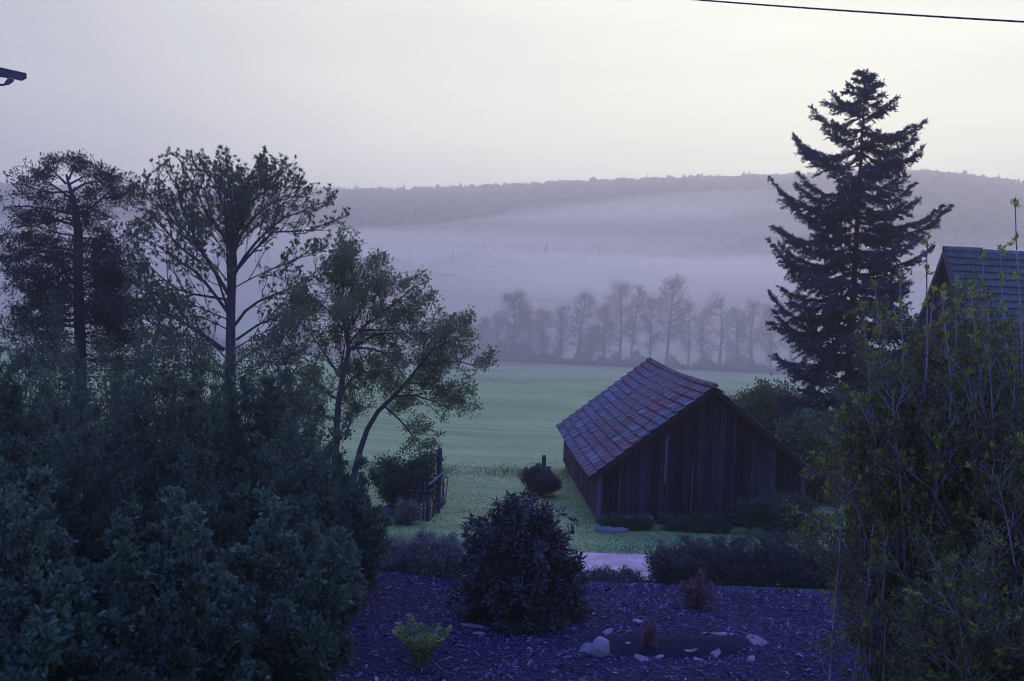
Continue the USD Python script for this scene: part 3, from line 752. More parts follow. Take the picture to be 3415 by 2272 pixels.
# ---- the misty row of trees at the far side of the meadow
YR = 176.0
ROW = [  # base px, top px, top py, half width px, density, what it looks like
    (483, 483, 321, 9, 0.35, 'thin misty sapling at the left end of the far tree row'),
    (514, 514, 297, 19, 1.3, 'dense oval misty tree in the far row, left of the leaning one'),
    (543, 544, 313, 11, 0.9, 'narrow misty tree in the far row between dense oval and leaning trees'),
    (577, 586, 296, 15, 0.7, 'leaning misty tree in the far row, its trunk tilting right'),
    (592, 593, 328, 9, 0.5, 'smallest misty tree in the far row, right of the leaning trunk'),
    (619, 620, 286, 18, 0.7, 'tall straight-trunked misty tree above the back end of the barn roof'),
    (630, 640, 289, 10, 0.45, 'slender tilted misty tree close beside the tall straight one'),
    (666, 674, 283, 20, 0.8, 'widest tall misty tree in the far row, above the barn roof ridge'),
    (719, 722, 299, 22, 0.8, 'broad misty tree with layered level branches above the barn gable'),
    (752, 754, 304, 14, 0.5, 'pale misty tree in the far row nearest to the spruce'),
    (497, 498, 318, 8, 0.4, 'faint thin misty tree between the left sapling and the dense oval tree'),
    (529, 528, 312, 9, 0.6, 'thin misty tree just right of the dense oval one'),
    (560, 562, 309, 10, 0.5, 'pale misty tree just left of the leaning trunk'),
    (604, 605, 308, 11, 0.6, 'middling misty tree just left of the tall straight-trunked one'),
    (650, 652, 300, 12, 0.55, 'middling misty tree left of the widest one'),
    (688, 690, 303, 12, 0.6, 'pale misty tree between the widest and the layered one'),
    (704, 705, 312, 10, 0.6, 'low misty tree just left of the layered one'),
    (737, 738, 310, 11, 0.6, 'low misty tree between the layered one and the palest one'),
    (770, 771, 308, 11, 0.6, 'misty tree touching the left edge of the spruce'),
    (462, 463, 316, 12, 0.6, 'misty tree at the right edge of the twin-stemmed tree, far side of the meadow'),
    (790, 791, 300, 15, 0.7, 'misty tree of the far row seen through the spruce'),
    (440, 441, 322, 14, 0.6, 'misty tree behind the twin-stemmed tree, far side of the meadow'),
    (296, 297, 322, 14, 0.5, 'misty tree seen between the ash and the twin-stemmed tree'),
    (205, 206, 318, 14, 0.5, 'misty far tree seen through the lower limbs of the ash')]
for k, (bx, tx, ty, hw, den, lab) in enumerate(ROW):
    y = YR + RNG.uniform(-2, 5)
    P = Plant(300 + k)
    b = at(bx, 364 + 0.0276 * (bx - 512), y); b[2] = ground_z(b[0], b[1]) - 0.1
    t = at(tx, ty, y)
    l = P.line([b, b + (t - b) * 0.5 + P.g.normal(size=3) * [0.2, 0.2, 0], t], 0.30 if hw > 12 else 0.2, 0.05)
    wm = hw * y / FPX
    lev = 12 if 'layered' in lab else 16
    low_ = 0.10 if 'dense' in lab else P.g.uniform(0.16, 0.3)
    for j in range(int(lev * 3)):
        u = low_ + (1 - low_) * ((j + P.g.uniform()) / (lev * 3)); a = P.g.uniform(0, 2 * math.pi)
        prof = math.sin(math.pi * min(1, (u - low_) / (1 - low_) * 0.8 + 0.15)) ** 0.7
        q, e = P.limb(b + (t - b) * u, [math.cos(a), math.sin(a), 0.1 if 'layered' in lab else 0.45], wm * prof * P.g.uniform(0.7, 1.1), 0.06, 0.02, 0.12, 0.04)
        P.spray(q, 0.03, [(7, wm * 0.45, 0.8, 0.08, 0.2)], 0.2, 0.6)
    S, D = P.sites()
    n = max(2, int(9 * den))
    pp = np.repeat(S, n, 0); pp = pp + P.g.normal(size=pp.shape) * [0.45, 0.45, 0.32]
    finish('misty_tree', lab, 'tree', P, leaves(pp, P.g.normal(size=pp.shape), 0.26, 0.10, P.g), 'mist_leaf', b, group='row of trees across the meadow')
HEDGES = [(462, 560, 10, 'dark misty hedge at the far meadow edge, left part'), (562, 660, 8, 'dark misty hedge at the far meadow edge, behind the barn roof'), (661, 800, 9, 'dark misty hedge at the far meadow edge, right of the barn roof'), (150, 462, 9, 'misty hedge at the far meadow edge behind the left trees')]
for k, (x0, x1, hp, lab) in enumerate(HEDGES):
    g = np.random.default_rng(330 + k)
    n = int((x1 - x0) * 95)
    u = g.uniform(0, 1, n); px = x0 + (x1 - x0) * u
    a = at(x0, 364 + 0.0276 * (x0 - 512), YR); b = at(x1, 364 + 0.0276 * (x1 - 512), YR)
    n = n // 2; u = u[:n]; px = px[:n]; c = a + (b - a) * u[:, None]
    hgt = hp / FPX * YR * (0.2 + 1.5 * meshkit.noise(np.stack([px * 0.14, 0 * px, 0 * px + k], -1), 9) ** 1.5)
    c[:, 1] += g.normal(size=n) * 1.4; c[:, 2] = ground_z(c[:, 0], c[:, 1]) + hgt * g.uniform(0, 1, n) ** 1.3 * 1.3
    P = Plant(340 + k)
    for j in range(40):
        i_ = g.integers(n); q = c[i_].copy(); q[2] = ground_z(q[0], q[1])
        P.limb(q, [g.normal() * 0.3, g.normal() * 0.3, 1], 1.6, 0.04, 0.015)
    base = 0.5 * (a + b); base[2] = ground_z(base[0], base[1])
    finish('misty_hedge', lab, 'hedge', P, leaves(c, g.normal(size=(n, 3)), 0.32, 0.2, g), 'mist_leaf', base, trunk='stems', foliage='foliage')
# ------------------------------------------------------------------ shrubs and plants near the house
def shrub(name, label, category, px, y, top, hw, seed, leaf, lmat, stems=26, twig=(7, 0.5), per=9, lsize=(0.085, 0.05), shape='rhomb', bark='bark', droop=0.0, spread=0.75,
          group=None, base_r=0.25, lift=0.03, wob=0.12, depth=None, fill=0, jit=0.05, r0=0.022, up=1.0, mound=True, shoots=0.0, ragged=0.82, skirt=0, young=None):
    """Many stems from one stool, fanning out to fill a mound: px, top, hw say where its middle, top and half width show from the window."""
    g = np.random.default_rng(seed)
    P = Plant(seed); P.g = g
    b = at(px, 400, y); b[2] = ground_z(b[0], b[1])
    Ht = at(px, top, y)[2] - b[2]
    wm = hw * y / FPX
    dp = wm * 0.8 if depth is None else depth
    S, D = [], []
    for k in range(stems):
        a = 2 * math.pi * (k + g.uniform()) / stems * 1.0; q = math.sqrt(g.uniform(0.02, 1))
        ex, ey = wm * q * math.cos(a * 7.0), dp * q * math.sin(a * 7.0)
        hgt = Ht * (1 - (0.42 if mound else 0.15) * q ** 2.2) * g.uniform(ragged, 1.0)
        p0 = b + np.array([ex * base_r, ey * base_r, -0.06])
        if g.uniform() < shoots: hgt *= g.uniform(1.0, 1.3)
        end = b + np.array([ex, ey, hgt])
        t = np.linspace(0, 1, 7)[:, None]
        mid = np.array([ex * (base_r - 0.1), ey * (base_r - 0.1), hgt * 0.25 * up])
        pts = p0 * (1 - t) ** 2 + (b + np.array([ex * (0.25 + 0.4 * base_r), ey * (0.25 + 0.4 * base_r), hgt * 0.62])) * 2 * t * (1 - t) + end * t ** 2 + g.normal(size=(7, 3)) * 0.03 * t
        P.P.append(pts); P.R.append(np.linspace(r0, r0 * 0.25, 7))
        P.spray(pts, r0 * 0.6, [(twig[0], twig[1], 0.8, lift + 0.05, wob), (4, twig[1] * 0.5, 0.75, lift, wob)], 0.12, 0.7)
        P.S.append(pts[-1]); P.D.append(unit(pts[-1] - pts[-2]))
    S, D = P.sites()
    ok = S[:, 2] > ground_z(S[:, 0], S[:, 1]) + 0.03
    S, D = S[ok], D[ok]
    if skirt:
        a = g.uniform(0, 2 * math.pi, skirt); q = np.sqrt(g.uniform(0, 1, skirt))
        K = np.stack([b[0] + wm * q * np.cos(a), b[1] + dp * q * np.sin(a), 0 * a], 1); K[:, 2] = ground_z(K[:, 0], K[:, 1]) + Ht * g.uniform(0.02, 0.5, skirt)
        S = np.vstack([S, K]); D = np.vstack([D, unit(g.normal(size=K.shape) + [0, 0, 0.6])])
    extra = ()
    if young:  # scattered paler new growth, the lighter tone painted in for lit shoot tips
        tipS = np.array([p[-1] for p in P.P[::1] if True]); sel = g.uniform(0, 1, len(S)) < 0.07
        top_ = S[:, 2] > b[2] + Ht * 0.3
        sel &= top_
        extra = [('lit_tip_leaves', rosettes(np.vstack([S[sel]]), D[sel] + [0, 0, 0.5], per, lsize[0] * 0.8, lsize[1] * 0.8, g, spread * 0.8, jit * 0.7, shape, droop), young)]
    cr = rosettes(S, D, per, lsize[0], lsize[1], g, spread, jit, shape, droop)
    v, f = cr
    v[:, 2] = np.maximum(v[:, 2], ground_z(v[:, 0], v[:, 1]) + 0.005 + 0.01 * g.uniform(0, 1, len(v)))
    return finish(name, label, category, P, (v, f), lmat, b, trunk='stems', bark=bark, foliage='foliage', group=group, thick=0.009, extra=extra)


BIG = [  # px, y, top, half width, stems, label
    (10, 24.5, 352, 80, 34, 'tall leafy shrub below the pine at the left edge'),
    (100, 24.0, 350, 84, 36, 'tall leafy shrub in front of the pine trunk foot'),
    (180, 24.0, 352, 84, 36, 'tall leafy shrub between the pine and the ash trunks'),
    (250, 23.0, 360, 76, 34, 'tall leafy shrub in front of the ash trunk'),
    (312, 21.5, 408, 58, 28, 'leafy shrub left of the twin-stemmed tree'),
    (352, 19.5, 474, 46, 24, 'leafy shrub with a slanting right side, in front of the twin-stemmed tree'),
    (40, 18.5, 445, 100, 36, 'wide dark shrub filling the left edge half way down'),
    (140, 18.0, 440, 90, 36, 'wide dark shrub in the middle of the left thicket'),
    (235, 17.5, 452, 84, 34, 'wide dark shrub in the thicket below the ash trunk'),
    (300, 16.0, 510, 66, 28, 'dark shrub at the right side of the left thicket, above the mulch'),
    (15, 12.6, 500, 80, 26, 'near shrub with pale leaf tufts at the left edge'),
    (110, 13.0, 530, 80, 28, 'near shrub with pale leaf tufts in the lower left thicket'),
    (205, 13.8, 520, 62, 26, 'upright pale-leaved shoots in the lower left thicket'),
    (292, 13.4, 560, 66, 26, 'near low shrub spilling over the mulch, bottom of the left thicket'),
    (170, 10.8, 610, 100, 26, 'nearest dark shrub at the bottom left of the picture'),
    (20, 10.4, 600, 100, 24, 'nearest dark shrub in the bottom left corner')]
LEAF_OF = ['shrub_leaf', 'sage_leaf', 'ash_leaf', 'shrub_leaf', 'sage_leaf', 'shrub_leaf', 'shrub_leaf', 'deep_leaf', 'shrub_leaf', 'sage_leaf', 'sage_leaf', 'shrub_leaf', 'sage_leaf', 'shrub_leaf', 'deep_leaf', 'shrub_leaf']
leafy('sage_leaf', [(0, (0.060, 0.102, 0.066)), (0.5, (0.120, 0.180, 0.126)), (0.85, (0.204, 0.264, 0.192)), (1, (0.300, 0.336, 0.240))], 0.3, 0.6, 1.3, 0.15)
leafy('deep_leaf', [(0, (0.024, 0.046, 0.030)), (0.5, (0.054, 0.095, 0.057)), (0.85, (0.095, 0.149, 0.081)), (1, (0.149, 0.176, 0.095))], 0.3, 0.6, 1.3, 0.15)
for k, (px, y, top, hw, st, lab) in enumerate(BIG):
    near = y < 15
    shrub('leafy_shrub', lab, 'shrub', px, y, top, hw, 500 + k, None, LEAF_OF[k], int(st * 1.1), (13, 0.36 if not near else 0.30), 7 if near else 6, ((0.085, 0.068), (0.07, 0.056), (0.08, 0.065))[k % 3] if near else ((0.08, 0.055), (0.065, 0.045), (0.10, 0.045))[k % 3], 'lobed' if near else 'rhomb',
          base_r=0.6, spread=0.8, jit=0.035, ragged=0.42, depth=1.3, young='lit_tip_leaf', group='thicket of leafy shrubs left of the mulch', up=1.0, shoots=0.7, lift=0.22)
for k, (px, y, top, hw, lab) in enumerate([(385, 23.2, 540, 42, 'low grey-green shrub at the mulch edge, beside the left thicket'), (442, 23.0, 535, 44, 'low grey-green shrub at the mulch edge, left of the domed bush')]):
    shrub('low_shrub', lab, 'shrub', px, y, top, hw, 540 + k, None, 'grey_leaf', 34, (8, 0.26), 8, (0.055, 0.026), base_r=0.65, spread=0.9, jit=0.04, r0=0.012, mound=True, skirt=700, ragged=0.6)
for k, (px, y, top, hw, lab) in enumerate([(622, 23.6, 590, 34, 'low dark shrub in front of the lane, right of the domed bush'), (690, 23.8, 550, 33, 'twiggy dark shrub at the right end of the visible lane'), (722, 24.2, 544, 38, 'dark hedge shrub below the barn gable, middle of the row'),
                                      (780, 24.4, 541, 42, 'dark hedge shrub below the right half of the barn gable'), (838, 24.4, 546, 40, 'dark hedge shrub at the right end, half behind the yellow-budded bush')]):
    shrub('hedge_shrub', lab, 'shrub', px, y, top, hw, 550 + k, None, 'dark_leaf', 40, (9, 0.30), 7, (0.05, 0.022), base_r=0.8, spread=0.9, jit=0.035, r0=0.010, group='row of dark shrubs along the lane', mound=False, skirt=1100, ragged=0.4, shoots=0.35)
# the domed bush with hanging leaves
def domed():
    g = np.random.default_rng(570); P = Plant(570); P.g = g
    y = 19.2
    b = at(526, 400, y); b[2] = ground_z(b[0], b[1])
    Ht = at(526, 503, y)[2] - b[2]; wm = 61 * y / FPX
    for k in range(230):
        z = g.uniform(-0.05, 1); a = g.uniform(0, 2 * math.pi)
        r = math.sqrt(max(0, 1 - max(z, 0) ** 2.6)) * (1 + 0.12 * math.sin(3 * a + 4 * z) + 0.07 * math.sin(7 * a - 3 * z)) * g.uniform(0.72, 1.08)
        end = b + np.array([wm * r * math.cos(a), wm * 0.9 * r * math.sin(a), max(0.12, Ht * max(z, 0.04) * g.uniform(0.86, 1.06))])
        p0 = b + np.array([g.normal() * 0.12, g.normal() * 0.12, -0.05]); t = np.linspace(0, 1, 7)[:, None]
        ctl = 0.5 * (p0 + end) + [0, 0, 0.15]
        pts = p0 * (1 - t) ** 2 + ctl * 2 * t * (1 - t) + end * t ** 2
        P.P.append(pts); P.R.append(np.linspace(0.018, 0.006, 7))
        P.spray(pts, 0.008, [(5, 0.26, 0.8, 0.06, 0.1)], 0.6, 0.6)
        P.S.append(pts[-1]); P.D.append(unit(end - b + [0, 0, 0.6]))
    for px, top in ((497, 508), (512, 498), (520, 500), (533, 497), (545, 506), (487, 520), (556, 510), (470, 516), (568, 517)):
        q = at(px, top + 6, y + g.uniform(-0.3, 0.3))
        P.limb(q - [0, 0, 0.35], [g.normal() * 0.1, 0, 1], 0.4, 0.01, 0.006); P.S.append(P.P[-1][-1]); P.D.append(np.array([0, 0, 1.0])); P.S.append(P.P[-1][3]); P.D.append(np.array([0, 0, 1.0]))
    S, D = P.sites()
    v, f = rosettes(S, D + [0, 0, 0.1], 9, 0.15, 0.042, g, 0.7, 0.02, droop=0.8, fold=0.3)
    v[:, 2] = np.maximum(v[:, 2], ground_z(v[:, 0], v[:, 1]) + 0.004 + 0.01 * g.uniform(0, 1, len(v)))
    finish('domed_bush', 'round dark evergreen bush with drooping leaves on the mulch', 'bush', P, (v, f), 'laurel_leaf', b, trunk='stems', foliage='foliage', thick=0.009)
domed()
# the tall arching bush at the right with yellow-green shoot tips
def to_px(p):
    q = np.asarray(p) - CAM; d = q @ cF
    return W / 2 + FPX * (q @ cR) / d, H / 2 - FPX * (q @ cU) / d


def arching(name, label, px, y, n, seed, reach, hmax, tall=()):
    """Slender shoots rising from one stool and arching outwards; reach is how far its skirts spread to the left at a height of 0, 1.5, 3 and 5 m."""
    g = np.random.default_rng(seed); P = Plant(seed); P.g = g
    b = at(px, 500, y); b[2] = ground_z(b[0], b[1])
    tips, tipd = [], []

    def inside(p):
        h_ = p[2] - b[2]
        return b[0] - np.interp(h_, [0, 1.5, 3, 4.2, 5.2], reach) * g.uniform(0.55, 1.05) < p[0] and h_ < hmax * g.uniform(0.93, 1.05)
    for k in range(n):
        a = g.uniform(0, 2 * math.pi); q = math.sqrt(g.uniform())
        hh_ = hmax * g.uniform(0.22, 1.0) ** 0.7
        end = b + np.array([max(reach) * 0.95 * q * math.cos(a), 1.1 * q * math.sin(a), hh_ * (1 - 0.25 * q * q)])
        if not inside(end): continue
        p0 = b + [g.normal() * 0.35 + 0.3 * q * math.cos(a), g.normal() * 0.35, -0.1]
        t = np.linspace(0, 1, 7)[:, None]
        ctl = p0 * 0.45 + end * 0.55 + [0, 0, 0.35 * hh_ * q]
        pts = p0 * (1 - t) ** 2 + ctl * 2 * t * (1 - t) + end * t ** 2 + g.normal(size=(7, 3)) * 0.02
        P.P.append(pts); P.R.append(np.linspace(0.013, 0.004, 7))
        P.spray(pts, 0.007, [(12, 0.55, 0.55, 0.07, 0.14), (4, 0.24, 0.6, 0.06, 0.14)], 0.12, 0.8)
        tips.append(pts[-1]); tipd.append(unit(pts[-1] - pts[-2]))
    for tx, ty, bx in tall:
        p1 = at(tx, ty, y); p0 = at(bx, 420, y)
        pts = P.line(np.stack([p0 + (p1 - p0) * u + [0.03 * math.sin(5 * u), 0, 0] for u in np.linspace(0, 1, 6)]), 0.014, 0.005)
        for u in (3, 4, 5, 6): tips.append(pts[u]); tipd.append(np.array([0, 0, 1.0])); tips.append(pts[u] - [0, 0, .05]); tipd.append(np.array([g.choice([-.8, .8]), 0, 0.5]))
    S, D = P.sites()
    v, f = rosettes(S, D, 7, 0.05, 0.024, g, 0.8, 0.03)
    pick = g.uniform(0, 1, len(S)) < 0.15
    tS = np.vstack([np.array(tips), S[pick]]); tD = np.vstack([unit(np.array(tipd)), D[pick]])
    buds = rosettes(tS, tD + [0, 0, 0.4], 6, 0.075, 0.028, g, 0.55, 0.012)
    finish(name, label, 'bush', P, (v, f), 'olive_leaf', b, trunk='stems', bark='twig', foliage='foliage', thick=0.008, extra=[('young_shoots', buds, 'spring_leaf')])


arching('budding_bush', 'tall arching bush with yellow-green shoots, its left branches in front of the spruce', 930, 12.8, 150, 581, (0.5, 1.2, 1.75, 1.5, 0.8), 5.5, ((930, 240, 922), (987, 255, 970), (878, 285, 880), (866, 306, 868), (903, 278, 900), (960, 282, 950)))
arching('budding_bush', 'tall bush with yellow-green shoots at the right edge, in front of the tiled house', 1015, 12.2, 135, 582, (1.5, 1.5, 1.4, 1.2, 0.9), 5.5, ((1018, 203, 1020), (1003, 250, 1004), (945, 296, 950), (974, 290, 980)))
arching('budding_bush', 'lower twiggy bush at the bottom right, in front of the mulch', 1015, 10.8, 90, 583, (0.8, 0.9, 0.8, 0.5, 0.4), 3.0)
for k, (px, y, top, hw, lab) in enumerate([(118, 33, 300, 62, 'slender young tree behind the thicket, between pine and ash'), (186, 34, 298, 60, 'slender young tree behind the thicket, just left of the ash trunk'), (282, 33, 318, 54, 'slender young tree behind the thicket, between ash and twin-stemmed tree'), (30, 34, 296, 66, 'slender young tree behind the thicket, left of the pine trunk')]):
    shrub('young_tree', lab, 'tree', px, y, top, hw, 585 + k, None, 'ash_leaf', 34, (10, 0.8), 6, (0.10, 0.05), base_r=0.5, jit=0.08, r0=0.022, lift=0.12, spread=0.9, shoots=0.5, ragged=0.4)
# behind the barn on the right, and beside it on the left
shrub('green_shrub', 'green shrub behind the right slope of the barn roof', 'shrub', 772, 50.0, 384, 44, 590, None, 'willow_leaf', 40, (8, 0.8), 9, (0.16, 0.09), base_r=0.5, jit=0.15, r0=0.03)
shrub('green_shrub', 'green shrub below the spruce, right end of the barn', 'shrub', 822, 42.0, 408, 42, 591, None, 'willow_leaf', 36, (8, 0.7), 8, (0.14, 0.08), base_r=0.5, jit=0.12, r0=0.03)
shrub('small_bush', 'small dark bush by the post at the left wall of the barn', 'bush', 543, 41.5, 470, 20, 592, None, 'dark_leaf', 26, (7, 0.35), 9, (0.09, 0.05), base_r=0.6, jit=0.06, r0=0.014, ragged=0.5, mound=False)
shrub('small_bush', 'low bush growing on the overgrown slat fence', 'bush', 410, 36.9, 456, 32, 593, None, 'shrub_leaf', 34, (8, 0.45), 8, (0.09, 0.055), base_r=0.7, jit=0.1, r0=0.016, ragged=0.45, mound=False)
shrub('small_bush', 'low pale-leaved bush at the foot of the overgrown slat fence', 'bush', 411, 34.9, 500, 9, 594, None, 'grey_leaf', 18, (6, 0.2), 8, (0.08, 0.04), base_r=0.5, jit=0.05, r0=0.01, ragged=0.5)
shrub('small_bush', 'weedy growth along the right foot of the barn gable', 'bush', 790, 35.0, 500, 30, 595, None, 'shrub_leaf', 40, (6, 0.3), 7, (0.09, 0.04), base_r=0.8, jit=0.06, r0=0.008, mound=False, depth=0.4)
shrub('small_bush', 'weeds at the left corner of the barn gable', 'bush', 634, 35.6, 520, 30, 596, None, 'shrub_leaf', 36, (5, 0.2), 6, (0.08, 0.035), base_r=0.8, jit=0.05, r0=0.006, mound=False, depth=0.3, ragged=0.3)
shrub('small_bush', 'weeds along the middle of the foot of the barn gable', 'bush', 705, 35.7, 518, 42, 597, None, 'shrub_leaf', 46, (5, 0.22), 6, (0.08, 0.035), base_r=0.8, jit=0.05, r0=0.006, mound=False, depth=0.3, ragged=0.2)
shrub('small_bush', 'thin young elder growing against the right half of the barn gable', 'bush', 768, 35.4, 480, 28, 598, None, 'shrub_leaf', 14, (7, 0.35), 5, (0.09, 0.045), base_r=0.6, jit=0.06, r0=0.010, mound=True, depth=0.35, ragged=0.4)
# small dead conifers and the fern on the mulch
shrub('dead_conifer', 'small rust-brown conifer on the mulch in front of the dark hedge', 'plant', 707, 20.6, 569, 17, 600, None, 'rust_leaf', 16, (9, 0.16), 4, (0.05, 0.011), base_r=0.25, jit=0.015, r0=0.010, spread=0.6, ragged=0.25, skirt=90)
shrub('dead_conifer', 'tiny rust-brown conifer in the middle of the dark oval bed', 'plant', 660, 17.4, 614, 8, 601, None, 'rust_leaf', 12, (8, 0.09), 5, (0.04, 0.010), base_r=0.3, jit=0.012, r0=0.006, spread=0.6, ragged=0.3, skirt=30)


def fern():
    g = np.random.default_rng(610)
    b = on_ground(421, 668)
    t = thing('fern', 'bright yellow-green fern with upright fronds on the mulch', 'fern', b)
    for k in range(17):
        a = 2 * math.pi * k / 17 + g.normal() * 0.15; out = g.uniform(0.2, 0.5); L = g.uniform(0.55, 0.78)
        e = np.array([math.cos(a), math.sin(a), 0]); u = np.linspace(0, 1, 7)[:, None]
        pts = b + e * 0.05 + e * out * u ** 1.5 + np.array([0, 0, 1.0]) * (L * (u - 0.14 * u ** 3)) - [0, 0, 0.02]
        m = 26
        s = np.linspace(0.14, 1, m); c = np.stack([np.interp(s * 6, np.arange(7), pts[:, q]) for q in range(3)], 1)
        ax = unit(np.gradient(c, axis=0)); sd = unit(np.cross(ax, np.tile(np.array([0, 0, 1.0]) + e * 0.8, (m, 1))))
        ln = 0.10 * np.sin(np.pi * (0.12 + 0.88 * (1 - s)) ** 0.8) ** 0.8 + 0.012
        pos = np.vstack([c, c]); axs = np.vstack([sd + ax * 0.55, -sd + ax * 0.55]) + g.normal(size=(2 * m, 3)) * 0.08
        lv = leaves(pos, axs, np.concatenate([ln, ln]), 0.04, g, 0.1)
        put('frond', cat([tubes(pts, np.linspace(0.005, 0.0015, 7), 3), lv]), 'fern_leaf', t, origin=t.loc)


fern()

# ------------------------------------------------------------------ things
def rock(v_, seed, size, rough=0.25):
    m = trimesh.creation.icosphere(3, 1.0); v = np.array(m.vertices)
    v = v * (1 - rough * 0.5 + rough * meshkit.fbm(v * 1.6 + seed, 3, seed)[:, None]) * np.asarray(size) * 0.5
    return v + v_, np.array(m.faces)


def slab(c, seed, L, Wd, th, yaw, tilt, roll=0.0):
    """A flat irregular piece of stone."""
    g = np.random.default_rng(seed); n = 11
    a = np.linspace(0, 2 * np.pi, n, endpoint=False) + g.normal(size=n) * 0.12
    r = g.uniform(0.7, 1.1, n)
    p2 = np.stack([np.cos(a) * r * L / 2, np.sin(a) * r * Wd / 2], 1)
    top = np.c_[p2 * 0.93, th / 2 + g.normal(size=n) * th * 0.2]; bot = np.c_[p2, np.full(n, -th / 2)]; mid = np.c_[p2 * 1.02, np.full(n, th * 0.25)]
    v = np.vstack([top, mid, bot, [[0, 0, th * 0.6]], [[0, 0, -th / 2]]])
    f = []
    for k in range(n):
        j = (k + 1) % n
        f += [[3 * n, k, j], [k, n + k, n + j], [k, n + j, j], [n + k, 2 * n + k, 2 * n + j], [n + k, 2 * n + j, n + j], [3 * n + 1, 2 * n + j, 2 * n + k]]
    R = trimesh.transformations.euler_matrix(roll, tilt, yaw, 'sxyz')[:3, :3]
    return v @ R.T + c, np.array(f)


def single(name, mesh, mt, label, category, col=None, group=None, smooth=False):
    v, f = mesh
    lo, hi = v.min(0), v.max(0)
    t = np.array([(lo[0] + hi[0]) / 2, (lo[1] + hi[1]) / 2, lo[2]])
    m = put(name, (v - t, f), mt, None, col, smooth=smooth)
    UsdGeom.Xformable(m).AddTranslateOp().Set(Gf.Vec3d(*t))
    return tag(m, label, category, group)


# the dark oval bed
ob = on_ground(672, 646)
a_ = np.linspace(0, 2 * np.pi, 48, endpoint=False)
rings = []
for q in (0.0, 0.25, 0.5, 0.75, 0.92, 1.0):
    x = ob[0] + 1.32 * q * np.cos(a_) * (1 + 0.05 * np.sin(3 * a_)); y = ob[1] + 0.72 * q * np.sin(a_) * (1 + 0.07 * np.sin(2 * a_ + 1))
    rings.append(np.stack([x, y, ground_z(x, y) + 0.10 * (1 - q ** 2.5) - (0.03 if q == 1 else 0) + 0.02 * (meshkit.noise(np.stack([x * 6, y * 6, 0 * x], -1), 4) - 0.5)], -1))
f_ = [[r * 48 + k, r * 48 + (k + 1) % 48, (r + 1) * 48 + (k + 1) % 48, (r + 1) * 48 + k] for r in range(5) for k in range(48)]
plain('dark_soil', (0.006, 0.007, 0.016), (0.012, 0.013, 0.028), 12.0, 0.98, 0.6, spec=0.02)
single('oval_bed', (np.vstack(rings), np.array(f_)[:, ::-1]), 'dark_soil', 'low oval mound of darker soil ringed with pale stones', 'mound', smooth=True)
b = on_ground(600, 656)
single('boulder', rock(b + [0, 0, 0.12], 3, (0.29, 0.27, 0.34), 0.3), 'stone', 'rounded pale boulder at the left end of the oval bed', 'boulder', (0.15, 0.13, 0.15), smooth=True)
SL = [  # px, py, length, width, thickness, yaw, tilt, label
    (586, 651, .26, .16, .07, 0.9, -0.5, 'crumpled pale stone just left of the rounded boulder'),
    (608, 633, .16, .10, .04, 0.6, -0.5, 'small pale stone above the rounded boulder'),
    (632, 649, .24, .10, .04, -0.9, 0.5, 'narrow pale stone leaning at the lower left rim of the oval bed'),
    (643, 660, .26, .12, .05, 0.0, 0.25, 'flat pale stone at the near rim of the oval bed, left of its middle'),
    (658, 658, .17, .07, .04, 0.3, -0.2, 'small flat pale stone at the near rim, middle of the oval bed'),
    (684, 656, .34, .11, .05, 0.35, -0.35, 'longest pale stone at the near rim of the oval bed'),
    (699, 661, .13, .07, .03, -0.6, 0.2, 'small pale chip beside the longest pale rim stone'),
    (715, 656, .22, .09, .04, 1.0, -0.5, 'tilted pale stone at the near right rim of the oval bed'),
    (757, 643, .30, .20, .06, -0.7, 0.4, 'broad pale stone at the right end of the oval bed'),
    (751, 660, .15, .08, .03, 0.8, -0.3, 'small pale stone below the broad one at the right end'),
    (724, 635, .40, .06, .04, -0.12, 0.0, 'long thin pale stone along the far right rim of the oval bed'),
    (639, 623, .17, .10, .06, 0.4, 0.3, 'pale stone above the oval bed, left of the tiny conifer'),
    (474, 627, .34, .10, .03, -0.05, 0.1, 'long flat pale stone on the mulch below the domed bush'),
    (479, 634, .18, .06, .03, 0.4, 0.1, 'small flat stone below the long flat one, near the domed bush')]
for k, (px, py, L, Wd, th, yaw, tilt, lab) in enumerate(SL):
    b = on_ground(px, py); lift_ = 0.008 + abs(math.sin(tilt)) * L * 0.10
    single('pale_stone', slab(b + [0, 0, lift_], 700 + k, L * 1.4, Wd * 1.5, th * 0.8, yaw, tilt * 0.8, 0.3), 'stone', lab, 'stone', np.array([0.145, 0.12, 0.135]) * RNG.uniform(0.75, 1.2), group='pale stones around the oval bed')
b = at(600, 400, 34.9); b[2] = ground_z(b[0], b[1])
b = on_ground(611, 532)
single('flat_stone', slab(b + [0, 0, 0.05], 760, 1.1, 0.5, 0.14, 0.1, 0.0), 'stone', 'flat pale stone in the grass at the left corner of the barn', 'stone', (0.10, 0.09, 0.11))
b = on_ground(632, 524)
single('flat_stone', slab(b + [0, 0, 0.12], 761, 1.5, 0.4, 0.28, 0.05, 0.0), 'stone', 'low grey stone block against the foot of the barn gable', 'stone', (0.10, 0.10, 0.13))
b = on_ground(528, 484)
single('marker_stone', rock(b + [0, 0, 0.12], 9, (0.28, 0.2, 0.42), 0.3), 'stone', 'small white marker stone left of the dark bush by the barn', 'stone', (0.55, 0.5, 0.55), smooth=True)

